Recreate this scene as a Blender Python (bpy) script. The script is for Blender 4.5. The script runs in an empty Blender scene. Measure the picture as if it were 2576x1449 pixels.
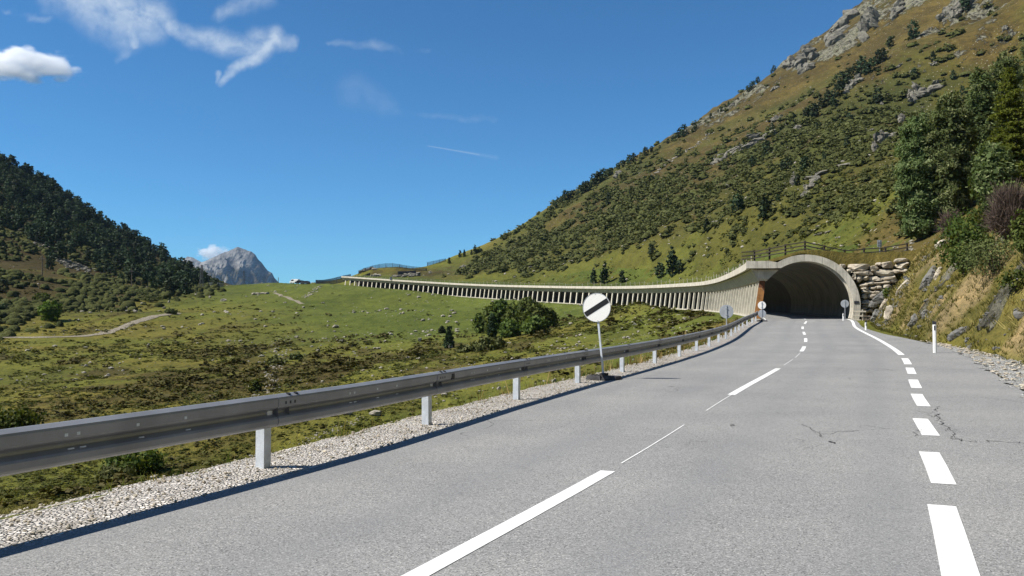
import bpy, bmesh, math, random
import numpy as np
from math import radians as R, sin, cos, pi, sqrt, atan2
from mathutils import Vector, Matrix
random.seed(7); rng = np.random.default_rng(7)
C = bpy.context.scene.collection; SC = bpy.context.scene

# ------------------------------------------------------------------ camera
FPX, CAMH, PITCH = 2230.0, 1.52, math.atan(73.5/2230.0)
cam = bpy.data.objects.new('camera', bpy.data.cameras.new('camera')); C.objects.link(cam)
cam.location = (0, 0, CAMH); cam.rotation_euler = (R(90)+PITCH, 0, 0)
cam.data.sensor_width = 36.0; cam.data.lens = 36.0*FPX/2576.0
cam.data.clip_start = 0.1; cam.data.clip_end = 30000
SC.camera = cam
# ------------------------------------------------------------------ light
SUN_EL, SUN_AZ = R(47), R(8)        # sun stands to the left, a little behind the camera
sdir = Vector((-cos(SUN_EL)*cos(SUN_AZ), -cos(SUN_EL)*sin(SUN_AZ), sin(SUN_EL)))
sl = bpy.data.lights.new('sun', 'SUN'); sl.energy = 5.0; sl.angle = R(0.53); sl.color = (1.0, 0.95, 0.86)
sun = bpy.data.objects.new('sun', sl); C.objects.link(sun)
sun.rotation_euler = sdir.to_track_quat('Z', 'Y').to_euler()
SKY_STRENGTH = 0.077
SC.view_settings.view_transform = 'Standard'; SC.view_settings.look = 'None'
SC.view_settings.exposure = 0.62; SC.view_settings.gamma = 1.0
SC.cycles.use_denoising = True
SC.cycles.max_bounces = 6; SC.cycles.diffuse_bounces = 3; SC.cycles.glossy_bounces = 2
SC.cycles.transparent_max_bounces = 8; SC.cycles.volume_bounces = 6
SC.cycles.sample_clamp_indirect = 6.0

# ------------------------------------------------------------------ node helper
class NT:
    def __init__(s, tree): s.t = tree; s.t.nodes.clear()
    def n(s, typ, ins=None, **props):
        nd = s.t.nodes.new(typ)
        for k, v in props.items(): setattr(nd, k, v)
        for k, v in (ins or {}).items():
            sock = nd.inputs[k]
            if isinstance(v, bpy.types.NodeSocket): s.t.links.new(v, sock)
            elif isinstance(v, bpy.types.Node): s.t.links.new(v.outputs[0], sock)
            else: sock.default_value = v
        return nd
    def math(s, op, a, b=0.0, c=0.0, clamp=False):
        nd = s.n('ShaderNodeMath', {0: a, 1: b, 2: c}, operation=op); nd.use_clamp = clamp
        return nd.outputs[0]
    def mix(s, f, a, b, blend='MIX'):
        nd = s.t.nodes.new('ShaderNodeMix'); nd.data_type = 'RGBA'; nd.blend_type = blend
        for k, v in ((0, f), (6, a), (7, b)):
            if isinstance(v, bpy.types.NodeSocket): s.t.links.new(v, nd.inputs[k])
            else: nd.inputs[k].default_value = (*v, 1) if isinstance(v, tuple) and len(v) == 3 else v
        return nd.outputs[2]
    def ramp(s, f, lo, hi, a=0.0, b=1.0):
        nd = s.n('ShaderNodeMapRange', {0: f, 1: lo, 2: hi, 3: a, 4: b}); nd.interpolation_type = 'SMOOTHSTEP'
        return nd.outputs[0]
    def noise(s, vec, scale, detail=4, rough=0.55, dist=0.0):
        return s.n('ShaderNodeTexNoise', {'Vector': vec, 'Scale': scale, 'Detail': detail, 'Roughness': rough, 'Distortion': dist}).outputs[0]
    def voro(s, vec, scale, feature='F1', out=0, rand=1.0):
        nd = s.n('ShaderNodeTexVoronoi', {'Vector': vec, 'Scale': scale, 'Randomness': rand}); nd.feature = feature
        return nd.outputs[out]
    def attr(s, name, out='Fac'):
        return s.n('ShaderNodeAttribute', attribute_name=name).outputs[out]

def newmat(name):
    m = bpy.data.materials.new(name); m.use_nodes = True
    return m, NT(m.node_tree)
def finish(N, col, rough=0.9, bump=None, bstr=0.5, bdist=0.05, metal=0.0, spec=0.2):
    ins = {'Base Color': col if not isinstance(col, tuple) else (*col, 1), 'Roughness': rough, 'Metallic': metal, 'Specular IOR Level': spec}
    if bump is not None:
        ins['Normal'] = N.n('ShaderNodeBump', {'Height': bump, 'Strength': bstr, 'Distance': bdist}).outputs[0]
    b = N.n('ShaderNodeBsdfPrincipled', ins)
    N.n('ShaderNodeOutputMaterial', {'Surface': b.outputs[0]})
    return b

# ------------------------------------------------------------------ objects helpers
def tag(o, label=None, cat=None, group=None, kind=None):
    if label: o['label'] = label
    if cat: o['category'] = cat
    if group: o['group'] = group
    if kind: o['kind'] = kind
    return o
def empty(name, loc, label, cat, group=None, rz=0.0):
    o = bpy.data.objects.new(name, None); C.objects.link(o); o.location = loc; o.rotation_euler = (0, 0, rz)
    o.empty_display_size = 0.1
    return tag(o, label, cat, group)
def npmesh(name, verts, faces, mats, midx=None, smooth=False, attrs=None):
    """verts (N,3); faces (M,4) or (M,3) int array, or list of both kinds"""
    me = bpy.data.meshes.new(name)
    verts = np.asarray(verts, np.float32).reshape(-1, 3)
    if not isinstance(faces, (list, tuple)): faces = [faces]
    faces = [np.asarray(f, np.int32) for f in faces if len(f)]
    me.vertices.add(len(verts)); me.vertices.foreach_set('co', verts.ravel())
    tot = np.concatenate([np.full(len(f), f.shape[1], np.int32) for f in faces])
    loops = np.concatenate([f.ravel() for f in faces])
    me.loops.add(len(loops)); me.loops.foreach_set('vertex_index', loops)
    me.polygons.add(len(tot)); st = np.zeros(len(tot), np.int32); st[1:] = np.cumsum(tot)[:-1]
    me.polygons.foreach_set('loop_start', st)
    if midx is not None: me.polygons.foreach_set('material_index', np.asarray(midx, np.int32))
    me.polygons.foreach_set('use_smooth', np.full(len(tot), smooth, bool))
    for m in (mats if isinstance(mats, (list, tuple)) else [mats]): me.materials.append(m)
    for k, (dom, typ, arr) in (attrs or {}).items():
        a = me.attributes.new(k, typ, dom)
        a.data.foreach_set('color' if typ == 'FLOAT_COLOR' else 'value', np.asarray(arr, np.float32).ravel())
    me.update(); me.validate()
    return me
def link(name, me, parent=None, loc=None):
    o = bpy.data.objects.new(name, me); C.objects.link(o)
    if parent is not None: o.parent = parent
    if loc is not None: o.location = loc
    return o
class MB:
    """collects boxes, bars, tubes and prisms for one mesh"""
    def __init__(s): s.v = []; s.f = []; s.m = []
    def add(s, vs, fs, mi=0):
        b = len(s.v); s.v += [tuple(v) for v in vs]; s.f += [tuple(b+i for i in f) for f in fs]; s.m += [mi]*len(fs)
    def hexa(s, p, mi=0):   # 8 points, bottom ring then top ring
        s.add(p, [(3,2,1,0),(4,5,6,7),(0,1,5,4),(1,2,6,5),(2,3,7,6),(3,0,4,7)], mi)
    def box(s, c, d, rot=None, mi=0):
        hx, hy, hz = d[0]/2, d[1]/2, d[2]/2
        p = [Vector(q) for q in ((-hx,-hy,-hz),(hx,-hy,-hz),(hx,hy,-hz),(-hx,hy,-hz),(-hx,-hy,hz),(hx,-hy,hz),(hx,hy,hz),(-hx,hy,hz))]
        if rot is not None: p = [rot @ q for q in p]
        s.hexa([Vector(c)+q for q in p], mi)
    def bar(s, a, b, w, h, mi=0):  # box beam from a to b
        a, b = Vector(a), Vector(b); d = b-a; L = d.length
        q = d.to_track_quat('X', 'Z').to_matrix(); s.box((a+b)/2, (L, w, h), q, mi)
    def tube(s, pts, r, n=8, mi=0, cap=True):
        pts = [Vector(p) for p in pts]; rs = r if isinstance(r, (list, tuple)) else [r]*len(pts)
        rings = []
        for i, p in enumerate(pts):
            d = (pts[min(i+1, len(pts)-1)]-pts[max(i-1, 0)]).normalized(); q = d.to_track_quat('Z', 'Y').to_matrix()
            rings.append([p+q@Vector((cos(2*pi*k/n)*rs[i], sin(2*pi*k/n)*rs[i], 0)) for k in range(n)])
        vs = [v for rg in rings for v in rg]; fs = []
        for i in range(len(rings)-1):
            for k in range(n): fs.append((i*n+k, i*n+(k+1)%n, (i+1)*n+(k+1)%n, (i+1)*n+k))
        if cap: fs.append(tuple(range(n-1, -1, -1))); fs.append(tuple((len(rings)-1)*n+k for k in range(n)))
        s.add(vs, fs, mi)
    def prism(s, poly, depth_vec, mi=0):  # closed polygon extruded
        n = len(poly); dv = Vector(depth_vec); a = [Vector(p) for p in poly]
        s.add(a+[p+dv for p in a], [tuple(range(n-1, -1, -1)), tuple(range(n, 2*n))]+[(i, (i+1)%n, n+(i+1)%n, n+i) for i in range(n)], mi)
    def mesh(s, name, mats, smooth=False, bevel=0.0):
        me = bpy.data.meshes.new(name); me.from_pydata(s.v, [], s.f)
        for m in (mats if isinstance(mats, (list, tuple)) else [mats]): me.materials.append(m)
        me.polygons.foreach_set('material_index', s.m)
        bm = bmesh.new(); bm.from_mesh(me)
        bmesh.ops.recalc_face_normals(bm, faces=bm.faces)
        if bevel: bmesh.ops.bevel(bm, geom=bm.edges[:], offset=bevel, segments=1, affect='EDGES', clamp_overlap=True)
        bm.to_mesh(me); bm.free()
        if smooth:
            me.polygons.foreach_set('use_smooth', [True]*len(me.polygons))
        me.update(); return me
    def build(s, name, mats, parent=None, loc=None, smooth=False, bevel=0.0):
        return link(name, s.mesh(name, mats, smooth, bevel), parent, loc)

# ------------------------------------------------------------------ photo pixel (2576 wide) -> point at a known distance
def at(U, V, D):
    b = 724.5-V; y = FPX*cos(PITCH)-b*sin(PITCH); z = FPX*sin(PITCH)+b*cos(PITCH); k = D/y
    return np.array([(U-1288)*k, D, CAMH+z*k])
# ------------------------------------------------------------------ numpy noise
def _h(ix, iy, seed):
    h = (ix.astype(np.int64)*374761393 + iy.astype(np.int64)*668265263 + seed*974634599) & 0xffffffff
    h = ((h ^ (h >> 13))*1274126177) & 0xffffffff
    h = ((h ^ (h >> 16))*2246822519) & 0xffffffff
    return ((h ^ (h >> 15)) & 0xffffff)/float(0xffffff)
def vn(x, y, seed=0):
    ix, iy = np.floor(x), np.floor(y); fx, fy = x-ix, y-iy
    fx = fx*fx*fx*(fx*(fx*6-15)+10); fy = fy*fy*fy*(fy*(fy*6-15)+10)
    a, b, c, d = _h(ix, iy, seed), _h(ix+1, iy, seed), _h(ix, iy+1, seed), _h(ix+1, iy+1, seed)
    return (a*(1-fx)+b*fx)*(1-fy)+(c*(1-fx)+d*fx)*fy
def fbm(x, y, seed=0, octv=4, gain=0.5):
    t = 0.0; amp = 1.0; tot = 0.0
    for i in range(octv):
        t = t+amp*vn(x*2**i+17.3*i, y*2**i-9.1*i, seed+i); tot += amp; amp *= gain
    return t/tot
def ridged(x, y, seed=0, octv=4):
    t = 0.0; amp = 1.0; tot = 0.0
    for i in range(octv):
        t = t+amp*(1-np.abs(2*vn(x*2**i+3.7*i, y*2**i+5.1*i, seed+i)-1)); tot += amp; amp *= 0.5
    return t/tot
def sstep(a, b, x):
    t = np.clip((x-a)/(b-a), 0, 1); return t*t*(3-2*t)

# ------------------------------------------------------------------ the road's centre line
def catmull(P, step):
    P = np.asarray(P, float); P = np.vstack([2*P[0]-P[1], P, 2*P[-1]-P[-2]]); out = []
    for i in range(1, len(P)-2):
        n = max(2, int(np.linalg.norm(P[i+1]-P[i])/step)); t = np.linspace(0, 1, n, endpoint=False)[:, None]
        p0, p1, p2, p3 = P[i-1:i+3]
        d1, d2, d3 = [np.sqrt(np.linalg.norm(b-a)) for a, b in ((p0, p1), (p1, p2), (p2, p3))]
        m1 = ((p1-p0)/d1-(p2-p0)/(d1+d2)+(p2-p1)/d2)*d2; m2 = ((p2-p1)/d2-(p3-p1)/(d2+d3)+(p3-p2)/d3)*d2
        out.append((2*t**3-3*t**2+1)*p1+(t**3-2*t**2+t)*m1+(-2*t**3+3*t**2)*p2+(t**3-t**2)*m2)
    out.append(P[-2:-1]); return np.vstack(out)
def resample(P, step):
    d = np.r_[0, np.cumsum(np.linalg.norm(np.diff(P[:, :2], axis=0), axis=1))]
    s = np.arange(0, d[-1], step); return np.stack([np.interp(s, d, P[:, k]) for k in range(3)], 1)
def smooth(P, n):
    for _ in range(n):
        Q = P.copy(); Q[1:-1] = 0.25*P[:-2]+0.5*P[1:-1]+0.25*P[2:]; P = Q
    return P
GO = 4.16      # the gallery's column feet stand this far left of the centre line
outer = [(20.6,75.3,1.34),(26.6,105,1.9),(32.2,143,2.45),(33.2,165,2.9),(27.0,223,4.3),(10,270,6.1),(-17.8,334,9.2),(-49,378,12.5),(-79.5,416,15.8)]
oc = resample(catmull(outer, 1.0), 1.0)
tg = np.gradient(oc[:, :2], axis=0); tg /= np.linalg.norm(tg, axis=1)[:, None]
gc = oc.copy(); gc[:, 0] += GO*tg[:, 1]; gc[:, 1] -= GO*tg[:, 0]
pre = [(-28.9,-60,0),(-13.5,-25,0),(-0.59,5.22,0),(1.03,8.95,0),(4.35,17.5,.02),(7.4,24.8,.07),(10.2,31.6,.18),(14.4,43.5,.38),(20.3,62,.85)]
post = [(-93,434,17.2),(-108,450,18.4),(-135,468,18.6),(-170,480,18.0)]
CL = resample(catmull(pre+[tuple(p) for p in gc[::20]]+post, 0.5), 0.5); CL = smooth(CL, 30); CL = resample(CL, 0.5)
CT = np.gradient(CL[:, :2], axis=0); CT /= np.linalg.norm(CT, axis=1)[:, None]
CN = np.stack([CT[:, 1], -CT[:, 0]], 1)          # points to the right of the road
CS = np.arange(len(CL))*0.5
def near_s(x, y): return CS[np.argmin((CL[:, 0]-x)**2+(CL[:, 1]-y)**2)]
SP = near_s(24.7, 74.5); SE = near_s(gc[-1, 0], gc[-1, 1])
def rp(s, o, dz=0.0):
    """point(s) at arc length s, offset o to the right of the centre line"""
    s = np.asarray(s, float); f = [np.interp(s, CS, CL[:, k]) for k in range(3)]; n = [np.interp(s, CS, CN[:, k]) for k in range(2)]
    return np.stack([f[0]+n[0]*o, f[1]+n[1]*o, f[2]+dz+0*s], -1)
def heading(s): return atan2(np.interp(s, CS, CT[:, 0]), np.interp(s, CS, CT[:, 1]))
def so(x, y):
    """arc length, signed offset and road height for arrays of points"""
    x = np.asarray(x, float).ravel(); y = np.asarray(y, float).ravel(); S = np.empty(len(x)); O = np.empty(len(x))
    P = CL[::4, :2]
    for i in range(0, len(x), 20000):
        dx = x[i:i+20000, None]-P[None, :, 0]; dy = y[i:i+20000, None]-P[None, :, 1]
        k = np.argmin(dx*dx+dy*dy, 1)*4
        for _ in range(2):
            ddx = x[i:i+20000]-CL[k, 0]; ddy = y[i:i+20000]-CL[k, 1]
            al = ddx*CT[k, 0]+ddy*CT[k, 1]; k = np.clip(k+np.rint(al/0.5).astype(int), 0, len(CL)-1)
        ddx = x[i:i+20000]-CL[k, 0]; ddy = y[i:i+20000]-CL[k, 1]
        al = ddx*CT[k, 0]+ddy*CT[k, 1]
        S[i:i+20000] = CS[k]+al; O[i:i+20000] = ddx*CN[k, 0]+ddy*CN[k, 1]
    return S, O, np.interp(S, CS, CL[:, 2])

# ------------------------------------------------------------------ terrain: thin-plate surface through surveyed points
PX = [  # pixel column, pixel row, distance
 # right hill: skyline and behind it
 (1130,650,520),(1200,628,535),(1270,592,545),(1340,548,560),(1420,492,580),(1510,443,590),(1600,395,600),(1710,333,620),(1850,248,640),(1960,172,650),(2060,97,650),(2190,0,655),(2300,-80,660),(2500,-200,660),(2700,-330,660),
 (1130,672,600),(1270,620,640),(1420,530,690),(1600,430,720),(1850,290,760),(2060,150,780),(2300,-20,790),
 # foot above the gallery
 (905,698,425),(1000,704,396),(1100,706,372),(1169,708,348),(1365,712,288),(1562,708,245),(1690,700,205),(1745,694,182),(1800,680,160),(1850,660,125),
 # mid slope
 (2025,555,120),(2025,440,230),(2025,350,310),(2025,250,430),(1880,600,130),(1880,520,210),(1880,420,330),(1880,330,480),
 (1700,600,250),(1700,500,345),(1700,420,450),(1550,640,270),(1550,560,360),(1550,480,470),(1400,600,430),(1400,660,340),(1250,670,400),(1250,630,470),
 (2200,480,170),(2200,300,300),(2200,150,430),(2300,100,420),(2300,300,260),(2300,470,150),(2550,0,420),(2550,250,230),(2550,380,140),(2900,0,300),(2900,250,130),(3300,0,200),
 (2150,575,103),(2250,570,98),
 # knoll with the snow fence
 (880,704,448),(905,694,452),(930,678,456),(975,672,460),(1015,671,462),(1050,679,462),(1090,670,480),(1000,690,432),(1080,690,428),
 (950,700,520),(1020,700,520),(1090,690,540),
 # saddle and behind it
 (560,722,425),(600,718,430),(650,715,432),(700,712,436),(740,711,446),(800,713,455),(850,707,455),(600,738,520),(700,736,540),(800,735,540),(650,760,700),(800,750,700),
 # left hill
 (0,770,240),(0,700,300),(0,600,400),(0,500,520),(0,405,640),(-300,600,330),(-300,300,650),(-300,760,230),
 (200,780,255),(200,700,350),(200,620,470),(200,525,640),(100,455,640),(290,575,650),(380,622,660),(440,662,670),(500,705,680),(560,735,690),
 (400,790,240),(400,745,330),(400,700,450),(300,740,310),(500,730,400),
 (0,440,740),(200,560,740),(380,650,760),(-300,340,760),(480,720,780),
 # valley floor and meadow
 (0,845,190),(200,846,190),(330,812,222),(450,787,258),(560,750,330),
 (100,900,140),(300,900,140),(500,900,140),(700,900,140),(900,900,138),(1100,885,140),(1250,855,150),
 (0,1000,85),(300,1000,85),(600,1000,85),(800,990,82),(1000,950,88),(1200,915,95),
 (0,1150,46),(300,1150,45),(600,1110,47),(800,1060,52),(1000,1010,60),
 (100,1250,27),(250,1215,31),
 (700,850,190),(900,848,188),(1100,838,182),(500,800,240),(700,800,240),(900,795,245),(1100,785,255),(600,760,315),(800,758,320),(1000,752,325),(1200,765,290),(1300,775,250),(1430,797,195),(1400,845,130),(1500,840,115),(1600,815,130),(1700,815,108),
]
XYZ = [at(*p) for p in PX]
XYZ += [np.array(p, float) for p in [(-10,0,-4.6),(-30,0,-6),(-80,20,-6.2),(-150,60,-4),(-20,15,-5.4),(-60,-60,-5),(-160,-60,8),(-300,40,60),(-300,250,70),
        (25,0,14),(60,0,40),(60,40,36),(120,60,80),(40,-60,20),(120,-60,80),(45,60,17),(30,35,13),(-10,40,-5.8),(0,60,-4.2),(8,85,-1.5),(240,300,190),(330,500,260),(420,650,290)]]
XYZ = np.array(XYZ)
def _tps_k(r2): return r2*np.log(np.maximum(r2, 1e-9))
TSC = 100.0
def _solve():
    p = XYZ[:, :2]/TSC; n = len(p); K = _tps_k(((p[:, None]-p[None])**2).sum(-1))+np.eye(n)*0.004
    P = np.c_[np.ones(n), p]; A = np.block([[K, P], [P.T, np.zeros((3, 3))]])
    return p, np.linalg.solve(A, np.r_[XYZ[:, 2], 0, 0, 0])
TP, TW = _solve()
def base_h(x, y):
    out = np.empty(len(x))
    for i in range(0, len(x), 40000):
        q = np.c_[x[i:i+40000], y[i:i+40000]]/TSC
        out[i:i+40000] = _tps_k(((q[:, None]-TP[None])**2).sum(-1))@TW[:-3]+TW[-3]+q@TW[-2:]
    return out
def rail_off(s):   # guardrail line; the shoulder narrows towards the camera
    D = np.interp(s, CS, CL[:, 1]); return np.interp(D, [2, 6.3, 9, 13, 20, 28, 36], [-3.2, -3.25, -3.30, -3.52, -3.70, -3.85, -3.9])
def toe_off(s):   # where the cut bank starts on the right
    return np.interp(s-SP, [-90,-52,-41,-33,-18,-5,5], [6.9,6.7,6.2,5.5,5.0,4.9,4.9])
def upper_h(s, o, zr, B):
    n = o+GO
    m = 0.85*np.exp(-((n-4.3)/2.6)**2)*np.exp(-np.maximum(s-SP, 0)/10.0)
    c = zr+4.86+0.04*np.clip(n, 0, 30)+0.25*sstep(3, 9, n)+m
    t = sstep(7, 26, n); return c*(1-t)+np.maximum(B, c+0.02*n)*t
def zones(x, y, s=None, o=None):
    """soft region weights used by the relief and the colours"""
    w = x+0.129*y                                    # distance from the valley's axis
    hill = sstep(62, 95, w-0.02*y)*sstep(60, 110, y+x*0.4)
    if s is not None: hill = np.maximum(hill, sstep(11, 30, o)*sstep(SP+4, SP+34, s)*sstep(SE+40, SE-20, s))
    return w, hill
def ground(x, y, detail=True, want_upper=False):
    x = np.asarray(x, float).ravel(); y = np.asarray(y, float).ravel()
    B = base_h(x, y); s, o, zr = so(x, y); w, hill = zones(x, y, s, o)
    r = np.hypot(x, y)
    if detail:
        rough = 0.25+1.5*hill
        lefth = sstep(-60, -140, x+0.15*y)
        rough = rough+1.6*lefth*sstep(150, 300, y)
        B = B+rough*2.2*(fbm(x/34, y/34, 3, 4)-0.5)*sstep(5, 60, r)
        B = B+0.34*(fbm(x/2.3, y/2.3, 13, 2)-0.5)*sstep(14, 30, r)*sstep(160, 90, r)
        B = B+(0.5+0.9*hill)*(fbm(x/6.5, y/6.5, 11, 3)-0.5)*sstep(10, 40, r)
        # crags near the top of the right hill
        rk = sstep(95, 150, B)*hill*sstep(0.46, 0.62, fbm(x/38, y/38, 21, 3))
        B = B+rk*9.0*(ridged(x/22+y/60, y/26, 31, 4)-0.55)
    inn = (s > SP+0.9) & (s < SE+1.0)
    # fill bank on the left
    e = np.where(s < SP, -rail_off(s)+.62, 4.55)
    dl = -o-e
    Bl = np.minimum(B, zr-0.12+np.maximum(dl-6, 0)*0.25+(np.maximum(dl-6, 0)/11)**3)
    bank = zr-0.05-np.where(s < SP, 0.66, 0.30)*np.maximum(dl, 0)
    k = 0.35; hmx = np.maximum(Bl, bank)+k*np.log1p(np.exp(-np.abs(Bl-bank)/k))
    zl = np.where(dl > 0, np.where(dl < 0.6, bank, np.maximum(hmx-0.24*np.exp(-np.abs(Bl-bank)/k), bank-0.0)), zr-0.05)
    # cut bank on the right
    to = toe_off(s); d = o-to
    dd = d+1.3*(fbm(s/5.0, d/5.0, 41, 3)-0.5)*sstep(0, 1.2, d)+0.75*(ridged(s/2.4, d/6, 47, 4)-0.6)*sstep(0.2, 1.2, d)
    prof = np.where(dd < 3.7, 1.36*np.maximum(dd, 0), 1.36*3.7+0.86*(dd-3.7))
    cut = zr+0.0+prof-0.05
    t = sstep(7, 30, d); cut = cut*(1-t)+np.maximum(B, zr+4)*t
    up = upper_h(s, o, zr, B)
    tt = sstep(-6, 3, s-SP)*sstep(4.0, 7.0, d)
    zr_right = np.where(d > 0, cut*(1-tt)+up*tt, zr-0.05)
    zout = np.where(o < 0, zl, zr_right)
    zin = np.where(o < 0, zl, np.where(o < 4.95, zr-0.05, up))
    z = np.where(inn, zin, zout)
    late = (s > SE+1.0)                              # open road over the saddle
    edge = np.abs(o)-5.0
    zl2 = np.where(o < 0, zl, np.where(o < 5, zr-0.05, (zr-0.05)*(1-sstep(0, 14, edge))+B*sstep(0, 14, edge)))
    z = np.where(late, zl2, z)
    # the corridor fades out behind the saddle
    z = np.where(s > CS[-1]-2, B, z)
    if want_upper:
        return z, np.where(inn & (o > -GO-1), np.where(o < 4.95, up, z), z), s, o, zr, B
    return z
def hit(U, V, dmin=22.0, dmax=880.0, up=True):
    """where the sight line through a photo pixel first meets the ground"""
    D = np.exp(np.linspace(math.log(dmin), math.log(dmax), 900))
    b = 724.5-V; yy = FPX*cos(PITCH)-b*sin(PITCH); zz = FPX*sin(PITCH)+b*cos(PITCH)
    x = (U-1288)/yy*D; z = CAMH+zz/yy*D
    g = ground(x, D, True, True)[1 if up else 0]
    ok = np.nonzero(g >= z)[0]
    if len(ok) == 0:
        i = int(np.argmin(z-g)); return np.array([x[i], D[i], g[i]])
    i = ok[0]; return np.array([x[i], D[i], g[i]])
# ------------------------------------------------------------------ sky
world = bpy.data.worlds.new('World'); SC.world = world; world.use_nodes = True
def build_sky():
    N = NT(world.node_tree)
    sky = N.n('ShaderNodeTexSky', sky_type='NISHITA'); sky.sun_disc = False
    sky.sun_elevation = SUN_EL; sky.sun_rotation = atan2(sdir.x, sdir.y); sky.altitude = 2000
    sky.air_density = 1.0; sky.dust_density = 0.35; sky.ozone_density = 2.2
    hs = N.n('ShaderNodeMix', {}, data_type='RGBA', blend_type='MULTIPLY'); hs.inputs[0].default_value = 1.0; N.t.links.new(sky.outputs[0], hs.inputs[6]); hs.inputs[7].default_value = (.36, .79, 1.06, 1)
    tc = N.n('ShaderNodeTexCoord').outputs['Generated']
    sep = N.n('ShaderNodeSeparateXYZ', {0: tc})
    ay = N.math('MAXIMUM', N.math('ABSOLUTE', sep.outputs[1]), 0.02)
    fwd = N.ramp(sep.outputs[1], 0.02, 0.2)
    a = N.math('DIVIDE', sep.outputs[0], ay); b = N.math('DIVIDE', sep.outputs[2], ay)
    P0 = N.n('ShaderNodeCombineXYZ', {0: a, 1: b, 2: 0.0}).outputs[0]
    def wig(amount, scale, seed):
        nz = N.n('ShaderNodeTexNoise', {'Vector': N.n('ShaderNodeVectorMath', {0: P0, 1: (seed, seed*0.7, seed)}, operation='ADD').outputs[0], 'Scale': scale, 'Detail': 5, 'Roughness': 0.6}).outputs['Color']
        c = N.n('ShaderNodeVectorMath', {0: nz, 1: (0.5, 0.5, 0.5)}, operation='SUBTRACT').outputs[0]
        c = N.n('ShaderNodeVectorMath', {0: c, 3: amount}, operation='SCALE').outputs[0]
        return N.n('ShaderNodeVectorMath', {0: P0, 1: c}, operation='ADD').outputs[0]
    def dirp(U, V): p = at(U, V, 1.0); return p[0], p[2]-CAMH
    def capsule(vec, pa, pb, wa, wb):
        """soft 0..1 streak between two sky directions"""
        (ax, ay_), (bx, by) = dirp(*pa), dirp(*pb); dx, dy = bx-ax, by-ay_; L2 = dx*dx+dy*dy
        q = N.n('ShaderNodeVectorMath', {0: vec, 1: (ax, ay_, 0)}, operation='SUBTRACT').outputs[0]
        t = N.n('ShaderNodeVectorMath', {0: q, 1: (dx/L2, dy/L2, 0)}, operation='DOT_PRODUCT').outputs['Value']
        t = N.math('MINIMUM', N.math('MAXIMUM', t, 0.0), 1.0)
        on = N.n('ShaderNodeVectorMath', {0: (dx, dy, 0)}, operation='SCALE'); N.t.links.new(t, on.inputs[3])
        dist = N.n('ShaderNodeVectorMath', {0: q, 1: on.outputs[0]}, operation='DISTANCE').outputs['Value']
        wd = N.math('MULTIPLY_ADD', t, (wb-wa)/FPX, wa/FPX)
        return N.ramp(N.math('DIVIDE', dist, wd), 1.0, 0.0)
    def strokes(vec, lst, thr=None):
        tot = None
        for pa, pb, wa, wb, st in lst:
            c = N.math('MULTIPLY', capsule(vec, pa, pb, wa, wb), st)
            tot = c if tot is None else N.math('MAXIMUM', tot, c)
        return tot
    v1 = wig(0.055, 9.0, 3.1)
    cir = strokes(v1, [((150,-20),(310,60),70,90,.55),((240,0),(370,40),60,85,.75),((320,50),(335,105),60,22,.6),((325,100),(270,180),28,10,.25),
                       ((20,20),(220,60),12,20,.22),((400,50),(560,95),22,48,.62),((500,85),(640,105),50,50,.62),((560,20),(680,-20),30,40,.36),((640,85),(735,95),48,26,.5),
                       ((690,85),(600,165),42,30,.78),((600,165),(545,225),26,12,.5),((545,185),(540,225),14,10,.4),
                       ((820,95),(960,112),10,22,.20),((940,108),(1150,122),22,10,.24),((880,230),(960,280),60,40,.10),((980,290),(1230,295),16,14,.10)])
    fib = N.noise(wig(0.03, 6.0, 9.0), 34.0, 6, 0.62, 0.4)
    fib2 = N.noise(v1, 90.0, 4, 0.6)
    f = N.math('ADD', N.math('MULTIPLY', fib, 0.75), N.math('MULTIPLY', fib2, 0.25))
    cir = N.math('MULTIPLY', cir, N.ramp(f, 0.24, 0.66, 0.25, 1.1), clamp=True)
    con = N.math('MULTIPLY', strokes(P0, [((1076,367),(1205,389),2.0,4.0,.34),((1150,379),(1250,397),3.5,9,.12)]), 0.7)
    cl = N.math('MULTIPLY', N.math('MAXIMUM', cir, con), fwd, clamp=True)
    col = N.mix(N.math('MULTIPLY', cl, 0.86), hs.outputs[2], (6.2, 7.0, 7.8))
    bg = N.n('ShaderNodeBackground', {'Color': col, 'Strength': SKY_STRENGTH})
    N.n('ShaderNodeOutputWorld', {'Surface': bg.outputs[0]})
build_sky()

# ------------------------------------------------------------------ materials
def pos_nodes(N): return N.n('ShaderNodeNewGeometry').outputs['Position']
def simple(name, col, rough=0.6, metal=0.0, var=0.15, vscale=3.0, bscale=None, bstr=0.2, spec=0.3, streak=0.0):
    m, N = newmat(name); p = N.n('ShaderNodeTexCoord').outputs['Object']
    nz = N.noise(p, vscale, 5, 0.6); f = N.ramp(nz, 0.3, 0.7)
    a = tuple(c*(1-var) for c in col); b = tuple(min(1, c*(1+var)) for c in col)
    cc = N.mix(f, a, b)
    if streak:
        st = N.n('ShaderNodeMapping', {'Vector': p, 'Scale': (9, 9, .5)}).outputs[0]
        cc = N.mix(N.math('MULTIPLY', N.ramp(N.noise(st, 1.0, 5, .65), .48, .72), streak), cc, tuple(c*.42 for c in col))
    h = N.noise(p, bscale or vscale*6, 4, .6)
    finish(N, cc, rough, h, bstr, .02, metal, spec); return m
M = {}
M['zinc'] = simple('galvanised_steel', (.26,.265,.275), .45, .25, .13, 2.0, 30, .08, .5)
M['post_zinc'] = simple('bright_zinc', (.62,.66,.70), .5, .25, .12, 9.0, 60, .15, .5)
M['sign_white'] = simple('reflective_white', (.90,.88,.84), .45, 0, .05, 40, 80, .03, .4)
M['sign_back'] = simple('sign_back_grey', (.40,.42,.44), .5, .2, .08, 3, 20, .05, .4)
M['black'] = simple('black_film', (.012,.012,.013), .5, 0, .3, 30, 60, .03, .4)
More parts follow.
